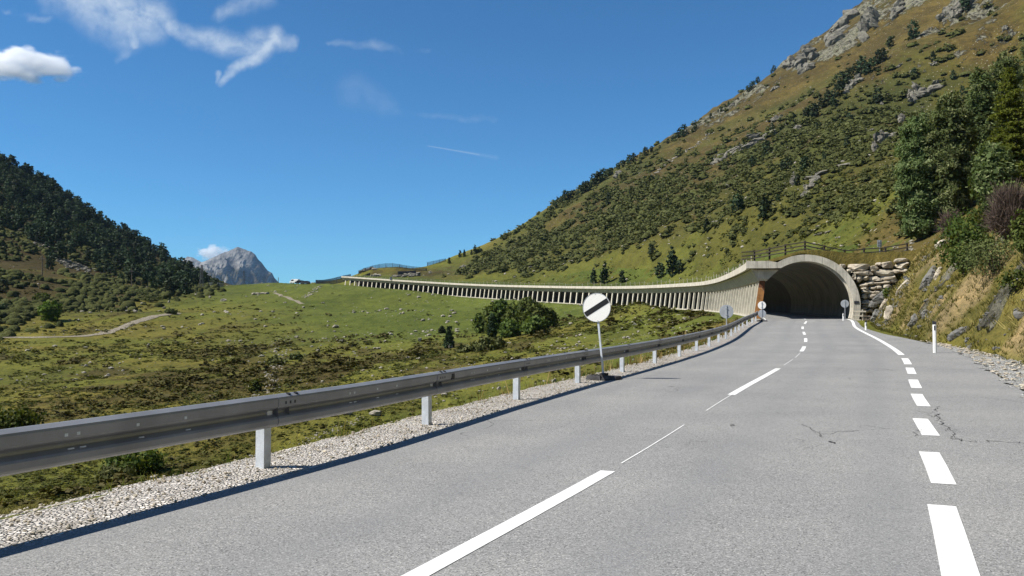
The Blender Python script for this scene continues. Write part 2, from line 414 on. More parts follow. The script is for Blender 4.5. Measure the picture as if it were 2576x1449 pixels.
M['rubber'] = simple('recycled_rubber', (.055,.052,.055), .85, 0, .4, 6, 40, .4)
M['white_plastic'] = simple('white_plastic', (.82,.82,.80), .45, 0, .05, 6, 30, .03, .4)
M['concrete'] = simple('concrete', (.50,.465,.39), .88, 0, .2, 1.2, 14, .3, .2, .8)
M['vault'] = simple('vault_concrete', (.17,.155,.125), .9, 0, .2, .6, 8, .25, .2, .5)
M['concrete_in'] = simple('shade_dark_concrete', (.085,.078,.066), .9, 0, .2, .6, 8, .25, .2, .4)  # gallery shade put into the colour: darker copy of the vault concrete
M['concrete_col'] = simple('column_concrete', (.60,.56,.46), .88, 0, .14, 1.5, 14, .25, .2, .35)
M['rust'] = simple('rust_orange_concrete', (.36,.17,.06), .9, 0, .3, 3.5, 20, .3, .2, .4)
M['wood'] = simple('weathered_wood', (.15,.125,.105), .9, 0, .3, 5, 40, .4, .15)
M['wood_dark'] = simple('dark_wood', (.045,.036,.032), .9, 0, .3, 5, 40, .4, .15)
M['wood_pale'] = simple('pale_wood', (.52,.47,.38), .85, 0, .2, 5, 40, .3, .15)
M['steel_dark'] = simple('dark_steel', (.035,.037,.045), .6, .3, .2, 4, 20, .1)
M['glass'] = simple('car_glass', (.015,.018,.022), .12, 0, .1, 4, 20, 0, .6)
M['bark'] = simple('bark', (.085,.065,.05), .95, 0, .35, 6, 30, .6, .1)
def rock_mat(name, c1, c2, c3, sc=1.0, lich=0.25):
    m, N = newmat(name); p = pos_nodes(N)
    mp = N.n('ShaderNodeMapping', {'Vector': p, 'Rotation': (.5,.3,.2), 'Scale': (sc, sc*.5, sc*1.6)}).outputs[0]
    n1 = N.noise(mp, .9, 6, .65, .3); n2 = N.noise(p, 3.3*sc, 5, .7)
    c = N.mix(N.ramp(n1, .35, .65), c1, c2); c = N.mix(N.math('MULTIPLY', N.ramp(n2, .5, .75), .8), c, c3)
    c = N.mix(N.math('MULTIPLY', N.ramp(N.noise(p, 1.2*sc, 4, .6), .55, .7), lich), c, (.10,.10,.03))
    h = N.math('ADD', N.math('MULTIPLY', n1, .7), N.math('MULTIPLY', N.voro(mp, 1.8, 'DISTANCE_TO_EDGE'), .5))
    finish(N, c, .92, h, .8, .25/sc); return m
M['rock'] = rock_mat('grey_rock', (.21,.195,.155), (.13,.122,.105), (.06,.056,.05), .6)
M['rock_pale'] = rock_mat('pale_boulder', (.48,.43,.34), (.36,.31,.24), (.19,.16,.12), 1.2, .2)
M['slate'] = rock_mat('blue_slate', (.17,.165,.15), (.11,.11,.107), (.25,.215,.165), 1.5, .2)
M['stone'] = rock_mat('field_stone', (.34,.31,.26), (.24,.22,.18), (.12,.11,.09), 2.0, .2)

def ground_mat():
    m, N = newmat('alpine_ground'); p = pos_nodes(N)
    tone = N.attr('tone', 'Color'); sepm = N.n('ShaderNodeSeparateColor', {0: N.attr('masks', 'Color')})
    heath, rockm, stony = sepm.outputs[0], sepm.outputs[1], sepm.outputs[2]
    pm = N.n('ShaderNodeMapping', {'Vector': p, 'Scale': (1.15, .42, 1.0)}).outputs[0]
    n_big = N.noise(pm, .055, 5, .6); n_mid = N.noise(pm, .35, 6, .68, .3); n_fin = N.noise(pm, 2.6, 5, .7)
    v = N.math('ADD', N.math('ADD', N.math('MULTIPLY', n_big, .35), N.math('MULTIPLY', n_mid, .4)), N.math('MULTIPLY', n_fin, .35))
    n_mic = N.noise(p, 10.0, 4, .75); v = N.math('ADD', v, N.math('MULTIPLY', N.math('SUBTRACT', n_mic, .5), .45))
    c = N.mix(N.ramp(v, .36, .72), N.mix(1.0, tone, (.48,.52,.50), 'MULTIPLY'), N.mix(1.0, tone, (1.55,1.45,1.35), 'MULTIPLY'))
    # reddish brown heath in patches
    hp = N.ramp(N.math('ADD', N.math('MULTIPLY', heath, .5), N.math('MULTIPLY', N.noise(pm, .13, 7, .72, .6), 1.0)), .68, .80)
    hc = N.mix(N.ramp(n_fin, .35, .65), (.030,.023,.008), (.074,.054,.018))
    c = N.mix(N.math('MULTIPLY', hp, .8), c, hc)
    # small dark tufts
    tf = N.ramp(N.noise(pm, .75, 4, .75), .59, .68)
    c = N.mix(N.math('MULTIPLY', N.math('MULTIPLY', tf, .55), N.ramp(heath, 0.0, .35, .2, 1.0)), c, (.020,.024,.007))
    tf2 = N.ramp(N.noise(pm, 2.1, 3, .7, .4), .58, .66); c = N.mix(N.math('MULTIPLY', N.math('MULTIPLY', tf2, .38), N.ramp(heath, 0.0, .3, .35, 1.0)), c, (.026,.026,.008))
    lt = N.ramp(N.noise(pm, 1.3, 4, .75, .3), .60, .70); c = N.mix(N.math('MULTIPLY', lt, .45), c, N.mix(1.0, c, (1.9,1.75,1.6), 'MULTIPLY'))
    # strewn pale stones
    vd = N.voro(p, .75); vc = N.n('ShaderNodeSeparateColor', {0: N.voro(p, .75, 'F1', 1)}).outputs[0]
    spk = N.math('MULTIPLY', N.math('LESS_THAN', vd, N.math('MULTIPLY', vc, .22)), N.math('GREATER_THAN', N.math('ADD', stony, N.noise(p, .08, 3)), 1.02))
    c = N.mix(N.math('MULTIPLY', spk, .85), c, (.30,.27,.21))
    # rock
    mp = N.n('ShaderNodeMapping', {'Vector': p, 'Rotation': (.2,.5,.3), 'Scale': (.36,.20,.12)}).outputs[0]
    rn = N.noise(mp, 1.6, 8, .72, .5)
    rc = N.mix(N.ramp(rn, .40, .58), (.032,.030,.024), (.20,.19,.14)); rc = N.mix(N.math('MULTIPLY', N.ramp(N.noise(p, .25, 4), .5, .65), .5), rc, (.16,.16,.075))  # dark end of the ramp paints shadow into the rock cracks
    rk = N.ramp(N.math('ADD', rockm, N.math('MULTIPLY', N.math('SUBTRACT', N.noise(mp, .9, 7, .7), .5), 1.7)), .5, .62)
    c = N.mix(rk, c, rc)
    hgt = N.math('ADD', N.math('MULTIPLY', n_mid, 1.0), N.math('MULTIPLY', n_fin, .32))
    hgt = N.math('ADD', hgt, N.math('MULTIPLY', N.math('MULTIPLY', rn, rk), 3.0))
    finish(N, c, .95, hgt, .9, .55, 0, .1); return m
M['ground'] = ground_mat()
def asphalt_mat():
    m, N = newmat('worn_asphalt'); p = pos_nodes(N)
    big = N.noise(p, .35, 5, .6); ag = N.voro(p, 110.0, 'F1', 1); agd = N.voro(p, 110.0)
    sep = N.n('ShaderNodeSeparateColor', {0: ag}).outputs[0]
    c = N.mix(N.ramp(sep, .1, .9), (.175,.175,.173), (.292,.29,.285))
    c = N.mix(N.math('MULTIPLY', N.math('GREATER_THAN', sep, .93), .6), c, (.48,.47,.45))
    c = N.mix(N.math('MULTIPLY', N.math('LESS_THAN', sep, .05), .7), c, (.045,.045,.045))
    c = N.mix(1.0, c, N.mix(N.ramp(big, .3, .7), (.90,.90,.905), (1.07,1.065,1.05)), 'MULTIPLY')
    # wheel tracks run along the road: cooler and smoother
    o = N.attr('off'); w = N.math('ABSOLUTE', N.math('SUBTRACT', N.math('ABSOLUTE', N.math('SUBTRACT', N.math('ABSOLUTE', o), 1.75)), .78))
    c = N.mix(N.math('MULTIPLY', N.ramp(w, .45, .05), N.ramp(N.noise(p, .15, 4), .3, .7, .1, .5)), c, (.185,.188,.193))
    # patched and stained areas
    st = N.ramp(N.noise(p, .9, 6, .7, .8), .60, .72); c = N.mix(N.math('MULTIPLY', st, .22), c, (.09,.09,.092))
    # hairline cracks
    cp = N.n('ShaderNodeVectorMath', {0: p, 1: N.n('ShaderNodeTexNoise', {'Vector': p, 'Scale': .8, 'Detail': 5}).outputs['Color']}, operation='ADD').outputs[0]
    cr = N.math('LESS_THAN', N.voro(cp, .22, 'DISTANCE_TO_EDGE'), .0016); cr = N.math('MULTIPLY', cr, N.ramp(N.noise(p, .3, 3), .52, .58))
    c = N.mix(N.math('MULTIPLY', cr, .7), c, (.05,.05,.05))
    finish(N, c, .92, N.math('MULTIPLY', agd, -1.0), .12, .006, 0, .08); return m
M['asphalt'] = asphalt_mat()
def paint_mat():
    m, N = newmat('road_paint'); p = pos_nodes(N)
    c = N.mix(N.ramp(N.noise(p, 3, 6, .75), .35, .7), (.62,.62,.60), (.80,.80,.78))
    c = N.mix(N.math('MULTIPLY', N.ramp(N.noise(p, 30, 4, .8), .60, .70), .6), c, (.28,.28,.28))
    finish(N, c, .75, N.voro(p, 70.0), .2, .004, 0, .25); return m
M['paint'] = paint_mat()
def gravel_mat(name='pale_gravel', c1=(.78,.73,.67), c2=(.52,.48,.43), sc=26.0):
    m, N = newmat(name); p = pos_nodes(N)
    col = N.n('ShaderNodeSeparateColor', {0: N.voro(p, sc, 'F1', 1)}).outputs[0]; d = N.voro(p, sc, 'DISTANCE_TO_EDGE')
    c = N.mix(N.ramp(col, .0, 1.0), c2, c1); c = N.mix(N.ramp(d, .10, .0), c, tuple(x*.35 for x in c2))
    c = N.mix(N.math('MULTIPLY', N.ramp(N.noise(p, 1.3, 5, .7), .5, .72), .45), c, (.17,.145,.10))
    finish(N, c, .9, N.math('ADD', N.ramp(d, 0, .22), N.math('MULTIPLY', N.noise(p, 9, 3), .8)), 1.0, .03, 0, .15); return m
M['gravel'] = gravel_mat(); M['shale'] = gravel_mat('grey_shale', (.56,.55,.52), (.33,.33,.315), 13.0)
M['track'] = gravel_mat('track_gravel', (.34,.30,.23), (.22,.19,.14), 3.0)
def leaf_mat(name, cols, trans=0.25, var=.5, rough=.75):
    """foliage: every leaf patch has its own tint, every plant its own cast"""
    m, N = newmat(name); t = N.attr('tint'); oi = N.n('ShaderNodeObjectInfo').outputs['Random']
    c = N.mix(N.ramp(t, 0, .55), cols[0], cols[1]); c = N.mix(N.ramp(t, .5, 1.0), c, cols[2])
    hv = N.n('ShaderNodeHueSaturation', {'Hue': N.ramp(oi, 0, 1, .485, .515), 'Saturation': 1.0, 'Value': N.ramp(oi, 0, 1, 1-var*.5, 1+var*.5), 'Color': c}).outputs[0]
    d = N.n('ShaderNodeBsdfPrincipled', {'Base Color': hv, 'Roughness': rough, 'Specular IOR Level': .15})
    tr = N.n('ShaderNodeBsdfTranslucent', {'Color': N.mix(1.0, hv, (1.25,1.25,.7), 'MULTIPLY')})
    mx = N.n('ShaderNodeMixShader', {0: trans, 1: d, 2: tr}); N.n('ShaderNodeOutputMaterial', {'Surface': mx.outputs[0]}); return m
M['pine'] = leaf_mat('pine_needles', [(.014,.023,.011),(.034,.054,.025),(.070,.100,.048)], .15)
M['pine_blue'] = leaf_mat('blue_green_needles', [(.042,.062,.018),(.115,.155,.052),(.26,.29,.14)], .28, .25)
M['spruce'] = leaf_mat('spruce_needles', [(.012,.020,.010),(.026,.042,.018),(.05,.075,.03)], .12)
M['larch'] = leaf_mat('larch_needles', [(.060,.072,.010),(.115,.125,.016),(.18,.18,.026)], .3, .25)
M['birch'] = leaf_mat('alder_leaves', [(.040,.060,.013),(.080,.110,.024),(.135,.165,.042)], .3, .3)
M['leaf'] = leaf_mat('shrub_leaves', [(.028,.048,.010),(.058,.085,.016),(.115,.125,.024)], .3, .3)
M['leaf_bright'] = leaf_mat('bright_leaves', [(.045,.075,.010),(.085,.14,.016),(.14,.19,.026)], .3, .2)
M['twig'] = leaf_mat('purple_brown_twigs', [(.060,.044,.036),(.125,.095,.076),(.20,.155,.115)], .05, .2)
M['heath'] = leaf_mat('heath', [(.056,.050,.014),(.086,.080,.020),(.105,.115,.028)], .1, .2)
M['shrub'] = leaf_mat('dwarf_shrub', [(.054,.064,.021),(.088,.102,.032),(.128,.138,.046)], .15, .2)
M['grass'] = leaf_mat('grass_blades', [(.045,.075,.012),(.10,.125,.022),(.26,.20,.060)], .3, .2)
M['straw'] = leaf_mat('dry_grass', [(.11,.095,.028),(.24,.185,.065),(.40,.32,.13)], .3, .2)
M['meadow_grass'] = leaf_mat('meadow_grass', [(.050,.056,.010),(.085,.088,.016),(.15,.125,.035)], .3, .2)
M['bank_grass'] = leaf_mat('bank_grass', [(.055,.055,.012),(.10,.090,.020),(.20,.155,.055)], .3, .2)
M['tussock'] = leaf_mat('tussock_grass', [(.052,.060,.012),(.080,.090,.017),(.115,.110,.028)], .25, .2)
def mound_mat():
    m, N = newmat('shrub_mounds'); p = pos_nodes(N); t = N.attr('tint'); n1 = N.math('ADD', N.math('MULTIPLY', N.noise(p, 2.2, 6, .8), .6), N.math('MULTIPLY', N.voro(p, 3.4), .45)); n2 = N.noise(p, .8, 3)
    c = N.mix(N.ramp(N.math('ADD', N.math('MULTIPLY', n1, .8), N.math('MULTIPLY', t, .5)), .35, .95), (.036,.043,.014), (.092,.100,.033)); c = N.mix(N.math('MULTIPLY', N.ramp(n2, .5, .7), .4), c, (.080,.070,.026))
    finish(N, c, .95, n1, 1.0, .5, 0, .05); return m
M['mound'] = mound_mat()
# ------------------------------------------------------------------ terrain sheet (finer near the road, coarser far off)
def grid_sheet(name, ang, rad, mat, kind='structure'):
    A, Rr = np.meshgrid(ang, rad); x = (Rr*np.sin(A)).ravel(); y = (Rr*np.cos(A)).ravel()
    z, up, s, o, zr, B = ground(x, y, True, True)
    na, nr = len(ang), len(rad); i = np.arange((nr-1)*na).reshape(nr-1, na); j = np.roll(i, -1, 1)
    f = np.stack([i, j, j+na, i+na], -1)
    f = f[:, :-1] if abs(ang[0]-ang[-1]) < 6.2 else f
    f = f.reshape(-1, 4)
    w, hill = zones(x, y, s, o)
    def L(*c): return np.array(c, np.float32)
    def mixc(c, d, t): return c*(1-t[:, None])+d*t[:, None]
    big = fbm(x/70, y/70, 61, 4); med = fbm(x/18, y/18, 71, 4); fin = fbm(x/5, y/5, 81, 3)
    late = s > SP
    tone = np.tile(L(.102,.108,.0185), (len(x), 1))
    tone = mixc(tone, L(.122,.110,.022), sstep(.42, .62, med))                       # yellowish swards
    left = sstep(-75, -150, x+.10*y)*sstep(120, 200, y)                              # the left mountain
    cen = np.exp(-(((x+16)/45)**2+((y-165)/62)**2))                                  # heath on the valley floor
    lush = sstep(-125, -60, o)*sstep(SP-15, SP+40, s)*(o < 0)*sstep(135, 185, y)
    lush = np.maximum(lush, .8*(o < 0)*sstep(-34, -10, o)*sstep(SP-70, SP-10, s))
    lush = np.maximum(lush, .85*sstep(5, 9, o)*sstep(26, 10, o)*sstep(SP+20, SP+45, s)*.7)
    tone = mixc(tone, L(.072,.092,.0165), np.clip(lush*(.9+.5*(big-.5)), 0, 1))
    tone = mixc(tone, L(.052,.040,.013), np.clip(left*(1.15-sstep(.4, .62, med)*.75), 0, 1))
    hz = np.clip(hill, 0, 1)*(1-.9*sstep(26, 12, o)*(o > 0))
    olive = L(.062,.059,.0150); brown = L(.080,.062,.0195); green = L(.054,.061,.0155)
    ht = mixc(np.tile(olive, (len(x), 1)), brown, sstep(.45, .62, big*.6+med*.4+sstep(70, 200, z)*.14))
    ht = mixc(ht, green, sstep(.5, .66, fbm(x/30, y/45, 91, 4))*sstep(150, 60, z))
    cl = fbm(x/26, y/40, 201, 4)*.6+fbm(x/9, y/9, 205, 3)*.4                        # shrub green blended into the ground under the shrubs
    ht = mixc(ht, L(.040,.047,.0145), .8*sstep(.45, .54, cl-.0009*np.maximum(z-55, 0))*sstep(150, 80, z))
    hl = fbm(x/5, y/22, 231, 3)*.6+fbm(x/16, y/60, 233, 3)*.4
    tone = mixc(tone, L(.066,.052,.0155), .7*sstep(.50, .62, hl+.10*cen+.06*left-.03)*(1-lush)*(o < -7))
    tone = tone*(1-hz[:, None])+ht*hz[:, None]
    d = o-toe_off(s); bankm = (o > 0)*(s < SP+3)*sstep(-.2, .5, d)*sstep(30, 12, d)*(y > -30)  # cut bank: grass and straw
    bt = mixc(np.tile(L(.100,.090,.024), (len(x), 1)), L(.20,.155,.080), sstep(.36, .54, fbm(s/3.2, d/2.2, 97, 4))*sstep(6.5, 3.5, d)*sstep(SP-66, SP-44, s))
    tone = tone*(1-bankm[:, None])+bt*bankm[:, None]
    foot = (o > 4)*sstep(SP+25, SP+60, s)*sstep(SE+30, SE-20, s)*sstep(70, 40, o); tone = mixc(tone, L(.058,.058,.0145), .75*foot*(.5+.8*sstep(.40, .60, med)).clip(0, 1))
    mound = sstep(5, 9, o)*sstep(36, 26, o)*sstep(SP, SP+3, s)*sstep(SP+48, SP+34, s)
    tone = mixc(tone, L(.092,.070,.024), mound*.9)
    nearl = (o < 0)*sstep(-16, -5, o)*sstep(SP-20, SP-110, s)                        # rank green grass along the verge
    tone = mixc(tone, L(.055,.075,.013), nearl*.7)
    wl = (o < -3)*sstep(-14, -6, o)*sstep(SP-55, SP-15, s)*sstep(SP+6, SP, s)        # straw patch by the gallery mouth
    tone = mixc(tone, L(.15,.12,.036), wl*.75)
    heath = np.clip(.75*left*(.6+.6*sstep(.4, .6, big))+.42*cen+.26*hz+.30*sstep(.46, .64, big)*(1-lush)*(1-nearl), 0, 1)*(1-bankm)
    heath = heath*(1-.95*lush)
    rock = np.clip((.40*sstep(95, 150, z)*sstep(.40, .56, fbm(x/38, y/38, 21, 3))+.12*sstep(150, 190, z))*hill+.34*hill*sstep(30, 60, z)*sstep(.52, .68, fbm(x/28, y/40, 25, 4)), 0, 1)
    rock = np.maximum(rock, .75*bankm*sstep(.44, .60, fbm(s/3.0, d/5.5, 99, 3))*sstep(6, 3.5, d)*sstep(.2, .8, d)*sstep(SP-60, SP-36, s))
    stony = np.clip(.32+.45*lush*sstep(-40, -10, o)*(o < 0)+.5*mound+.2*cen+.25*hill, 0, 1)
    me = npmesh(name, np.stack([x, y, z], -1), f, mat, None, True, {
        'tone': ('POINT', 'FLOAT_COLOR', np.c_[tone, np.ones(len(x))]), 'masks': ('POINT', 'FLOAT_COLOR', np.stack([heath, rock, stony, np.ones(len(x))], -1))})
    o_ = link(name, me); tag(o_, kind=kind); return o_
ang = np.r_[np.linspace(-180, -75, 30, endpoint=False), np.linspace(-75, -36, 45, endpoint=False), np.linspace(-36, 36, 620, endpoint=False), np.linspace(36, 75, 45, endpoint=False), np.linspace(75, 180, 30)]
terrain = grid_sheet('terrain', np.radians(ang), np.exp(np.linspace(math.log(2.0), math.log(960), 700)), M['ground'])

# grass-covered earth on top of the gallery
def earth_cover():
    ss = np.r_[SP+.44, np.arange(SP+0.47, SP+20, .4), np.arange(SP+20, SE+.6, 1.5)]; oo = np.r_[-GO-.25, -GO, np.linspace(-GO+.3, 14.0, 52)]
    S, O = np.meshgrid(ss, oo, indexing='ij'); P = rp(S.ravel(), 0.0); n = [np.interp(S.ravel(), CS, CN[:, k]) for k in range(2)]
    x = P[:, 0]+n[0]*O.ravel(); y = P[:, 1]+n[1]*O.ravel(); zr = P[:, 2]; z = upper_h(S.ravel(), O.ravel(), zr, base_h(x, y))
    z = z+.16*(fbm(x/1.7, y/1.7, 5, 3)-.5)-.10*(O.ravel() < -GO+.1); lip = S.ravel() < SP+.46; q = np.abs(O.ravel()); az = zr+1.14+np.sqrt(np.maximum(4.30**2-q*q, 0))-.25; az = np.where(q > 4.28, zr+.2, az); z = np.where(lip, np.where(O.ravel() > 0, np.minimum(az, z-.2), z-.28), z)
    k = len(oo); i = np.arange((len(ss)-1)*k).reshape(-1, k)[:, :-1]; f = np.stack([i, i+1, i+k+1, i+k], -1).reshape(-1, 4)
    nn = len(x); far = sstep(SP+4, SP+40, S.ravel())[:, None]
    tone = np.array([.085,.072,.021])*(1-far)+np.array([.060,.078,.0155])*far
    me = npmesh('earth_cover', np.stack([x, y, z], -1), f, M['ground'], None, True, {'tone': ('POINT', 'FLOAT_COLOR', np.c_[tone, np.ones(nn)]),
        'masks': ('POINT', 'FLOAT_COLOR', np.c_[.15*np.ones(nn), np.zeros(nn), .35*np.ones(nn), np.ones(nn)])})
    return tag(link('terrain_over_gallery', me), kind='structure')
earth_cover()

# ------------------------------------------------------------------ road, markings, verges
def ribbon(name, ss, lo, hi, dz, mat, k=2, crown=None, kind='structure', rough_edge=0.0):
    lo = np.broadcast_to(lo, ss.shape); hi = np.broadcast_to(hi, ss.shape); t = np.linspace(0, 1, k)
    O = lo[:, None]*(1-t)+hi[:, None]*t; S = np.repeat(ss[:, None], k, 1)
    if rough_edge:
        O = O.copy(); O[:, 0] += rough_edge*(fbm(ss/.35, ss*0, 7, 3)-.5); O[:, -1] += rough_edge*(fbm(ss/.35, ss*0+5, 8, 3)-.5)
    P = rp(S.ravel(), 0.0); n = [np.interp(S.ravel(), CS, CN[:, q]) for q in range(2)]
    x = P[:, 0]+n[0]*O.ravel(); y = P[:, 1]+n[1]*O.ravel(); z = P[:, 2]+dz
    if crown is not None: z = z+crown(O.ravel(), S.ravel(), x, y)
    i = np.arange((len(ss)-1)*k).reshape(-1, k)[:, :-1]; f = np.stack([i, i+1, i+k+1, i+k], -1).reshape(-1, 4)
    me = npmesh(name, np.stack([x, y, z], -1), f, mat, None, True, {'off': ('POINT', 'FLOAT', O.ravel())})
    return tag(link(name, me), kind=kind)
ALL_S = np.arange(20, CS[-1]-4, 1.0)
def right_edge(s):
    return np.interp(s-SP, [-160,-62,-42,-36,-30,-24,-14,-2,4,400], [5.4,5.3,5.5,5.4,4.9,4.3,3.9,3.75,3.75,3.75])
S1 = np.r_[np.arange(20, SP+10, .5), np.arange(SP+10, SE, 2.0)]
ribbon('road', S1, rail_off(S1)+.46, right_edge(S1), 0.0, M['asphalt'], 12, rough_edge=.07)
S2 = np.arange(SE, CS[-1]-3, 2.0); ribbon('road_over_saddle', S2, -3.4, 3.6, 0.02, M['asphalt'], 4)
# markings lie 4 mm above the asphalt
def marking(bits, name):
    V, F = [], []
    for s0, s1, o0, o1 in bits:
        ss = np.linspace(s0, s1, max(2, int((s1-s0)/1.0)+1)); a = rp(ss, 0.0); n = np.stack([np.interp(ss, CS, CN[:, q]) for q in range(2)], -1)
        b = len(V)
        for i in range(len(ss)):
            for o in (o0, o1): V.append((a[i, 0]+n[i, 0]*o, a[i, 1]+n[i, 1]*o, a[i, 2]+.004))
        for i in range(len(ss)-1): F.append((b+2*i, b+2*i+1, b+2*i+3, b+2*i+2))
    return tag(link(name, npmesh(name, V, np.array(F), M['paint'])), kind='structure')
def sD(D): return CS[np.argmin(np.abs(CL[:300, 1]-D))] if D < 76 else None
cdash = []
c0 = sD(5.0)
bits = [(sD(1.0), sD(8.95), -.075, .075)]
bits += [(sD(17.4), sD(25.2), -.075, .075)]
s = sD(34.0)
while s < SP+40:
    bits.append((s, s+4.2, -.075, .075)); s += 8.6
for a, b in ((9.1, 12.3), (14.4, 17.2), (26.2, 29.0), (30.2, 33.0)): bits.append((sD(a), sD(b), -.009, .009))
marking(bits, 'centre_line_marking')
bits = []
def sDr(D):  # arc length for a point on the right edge line at depth D
    q = rp(CS[:300], 3.2); return CS[np.argmin(np.abs(q[:, 1]-D))]
for V0, V1 in ((1600,1287),(1210,1134),(1098,1052),(1026,996),(980,959),(948,934),(926,913),(906,896)):
    oo = float(np.interp(3400/((V0+V1)/2-798), [4.5, 9, 12.5, 16, 22], [2.93, 3.02, 3.16, 3.33, 3.42])); bits.append((sDr(3400/(V0-798)), sDr(3400/(V1-798)), oo-.11, oo+.10))
bits.append((sDr(34.2), SP+60, 3.32, 3.52)); marking(bits, 'edge_line_marking')
marking([(SP-4, SP+60, -3.34, -3.2)], 'left_line_marking')
# gravel verge on the left with a soft shoulder
SV = np.arange(40, SP+.5, .25)
def vz(O, S, x, y): return -.015+.05*(fbm(x/.5, y/.5, 15, 3)-.5)*(O-rail_off(S) < .35)-.05*sstep(-.35, -.85, O-rail_off(S))
ribbon('gravel_verge', SV, rail_off(SV)-.80, rail_off(SV)+.52, -.004, M['gravel'], 9, vz, rough_edge=.25)
SG = np.arange(60, SP-34, .5); ribbon('shale_verge', SG, right_edge(SG)-.1, toe_off(SG)+.35, .012, M['shale'], 7, lambda O, S, x, y: .16*(fbm(x/.6, y/.6, 19, 3)-.45), rough_edge=.5)
# ------------------------------------------------------------------ avalanche gallery with its arched mouth
def sweep(name, prof, ss, mat, parent, smooth_=False, closed=False, off=-GO):
    """profile points (n, z) measured from the column feet, swept along the road"""
    pr = np.asarray(prof, float); k = len(pr); a = rp(ss, 0.0); n = np.stack([np.interp(ss, CS, CN[:, q]) for q in range(2)], -1)
    o = pr[:, 0]+off; x = a[:, 0:1]+n[:, 0:1]*o; y = a[:, 1:2]+n[:, 1:2]*o; z = a[:, 2:3]+pr[:, 1]
    i = np.arange((len(ss)-1)*k).reshape(-1, k); j = np.roll(i, -1, 1)
    if not closed: i, j = i[:, :-1], j[:, :-1]
    f = [np.stack([i, j, j+k, i+k], -1).reshape(-1, 4)]
    me = npmesh(name, np.stack([x, y, z], -1), f, mat, None, smooth_)
    if closed:
        bm = bmesh.new(); bm.from_mesh(me); bm.verts.ensure_lookup_table()
        bm.faces.new([bm.verts[q] for q in range(k)][::-1]); bm.faces.new([bm.verts[(len(ss)-1)*k+q] for q in range(k)])
        bm.to_mesh(me); bm.free()
    if not smooth_: pass
    return link(name, me, parent)
def gallery():
    base = rp(SP, 0.0)
    g = empty('avalanche_gallery', (0, 0, 0), 'long concrete avalanche gallery with an arched mouth and slanting columns above the meadow', 'gallery')
    SF = np.r_[np.arange(SP, SP+90, 1.0), np.arange(SP+90, SE, 2.0), SE]; SI = SF[SF > SP+.3]
    # fascia (roof edge beam), its top drip edge, soffit and haunch
    sweep('roof_edge', [(-.62,4.36),(-.62,4.98),(-.30,5.02),(-.24,4.40)], SF, M['concrete'], g, closed=True)
    SB = SF[SF >= SP+.5]; SB = np.r_[SP+.45, SB]
    sweep('haunch_beam', [(-.235,4.34),(.36,3.30),(1.1,3.30),(2.1,4.34)], SB, M['concrete'], g, closed=True)
    sweep('back_wall', [(9.0,-.3),(9.0,4.9),(8.05,4.7),(8.05,-.3)], SI, M['concrete_in'], g, closed=True)
    # vault: circle round (4.16, 1.14)
    Rv = 3.74; th = np.linspace(R(-17), R(180-36), 36)
    vault = [(GO+Rv*cos(t), 1.14+Rv*sin(t)) for t in th]
    sv = np.r_[np.arange(SP+.35, SP+120, 2.0), np.arange(SP+120, SE, 6.0), SE]
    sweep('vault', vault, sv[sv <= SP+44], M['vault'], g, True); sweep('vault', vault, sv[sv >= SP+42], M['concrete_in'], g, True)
    # casting joints show as shallow ribs across the vault
    for q in range(1, 9):
        s0 = SP+6.0*q+.4
        sweep('vault_rib', [(GO+(Rv-.015)*cos(t), 1.14+(Rv-.015)*sin(t)) for t in th], np.array([s0, s0+.16]), M['concrete_in'], g)
    # front collar: arch ring with the eyebrow slab to the left
    Ro, Ri = 4.30, 3.74; h = heading(SP)
    def loc(n, z, d): p = rp(SP+d, n-GO); return Vector((p[0], p[1], p[2]+z))
    to = [R(t) for t in np.linspace(-15.5, 121.0, 44)]
    outer_ = [(GO+Ro*cos(t), 1.14+Ro*sin(t)) for t in to]; inner_ = [(GO+Ri*cos(t), 1.14+Ri*sin(t)) for t in to]
    outer_ = [(GO+4.16, -.25)]+outer_+[(1.25, 4.965), (-.62, 4.985)]
    inner_ = [(GO+3.58, -.25)]+inner_+[(1.25, 4.345), (-.62, 4.365)]
    mb = MB(); k = len(outer_); vs = [];
    for d in (-.55, .45):
        for (a, b) in zip(outer_, inner_): vs += [loc(*a, d), loc(*b, d)]
    fs = []
    for q in range(k-1):
        a0, b0, a1, b1 = 2*q, 2*q+1, 2*q+2, 2*q+3; w = 2*k
        fs += [(a0, a1, b1, b0), (w+a0, w+b0, w+b1, w+a1), (a0, w+a0, w+a1, a1), (b0, b1, w+b1, w+b0)]
    fs += [(0, 1, 2*k+1, 2*k), (2*k-2, 4*k-2, 4*k-1, 2*k-1)]
    mb.add(vs, fs); o = mb.build('portal_arch', [M['concrete']], g)
    # inner rebate ring, set back from the lip
    mb = MB(); vs = []; t2 = [R(t) for t in np.linspace(-17, 100, 34)]
    for d in (-.12, .44):
        for t in t2:
            rr = Ri-.005; rin = Ri-.17*min(1, (R(108)-t)/R(60))
            vs += [loc(GO+rr*cos(t), 1.14+rr*sin(t), d), loc(GO+rin*cos(t), 1.14+rin*sin(t), d)]
    k = len(t2); fs = []
    for q in range(k-1):
        a0, b0, a1, b1 = 2*q, 2*q+1, 2*q+2, 2*q+3; w = 2*k
        fs += [(a0, a1, b1, b0), (w+a0, w+b0, w+b1, w+a1), (b0, b1, w+b1, w+b0)]
    mb.add(vs, fs); mb.build('inner_ring', [M['concrete']], g)
    # end face of the haunch and the rust-stained first column
    mb = MB(); poly = [loc(n, z, .18) for n, z in ((-.02,4.22),(2.08,4.22),(1.16,3.42),(.36,3.5))]
    mb.prism(poly, loc(0, 0, .44)-loc(0, 0, .18)); mb.build('haunch_end', [M['concrete']], g)
    # kerb along the open side, then the columns
    sweep('parapet_kerb', [(-.12,-.6),(-.12,.10),(.62,.10),(.62,-.6)], SI, M['concrete'], g, closed=True)
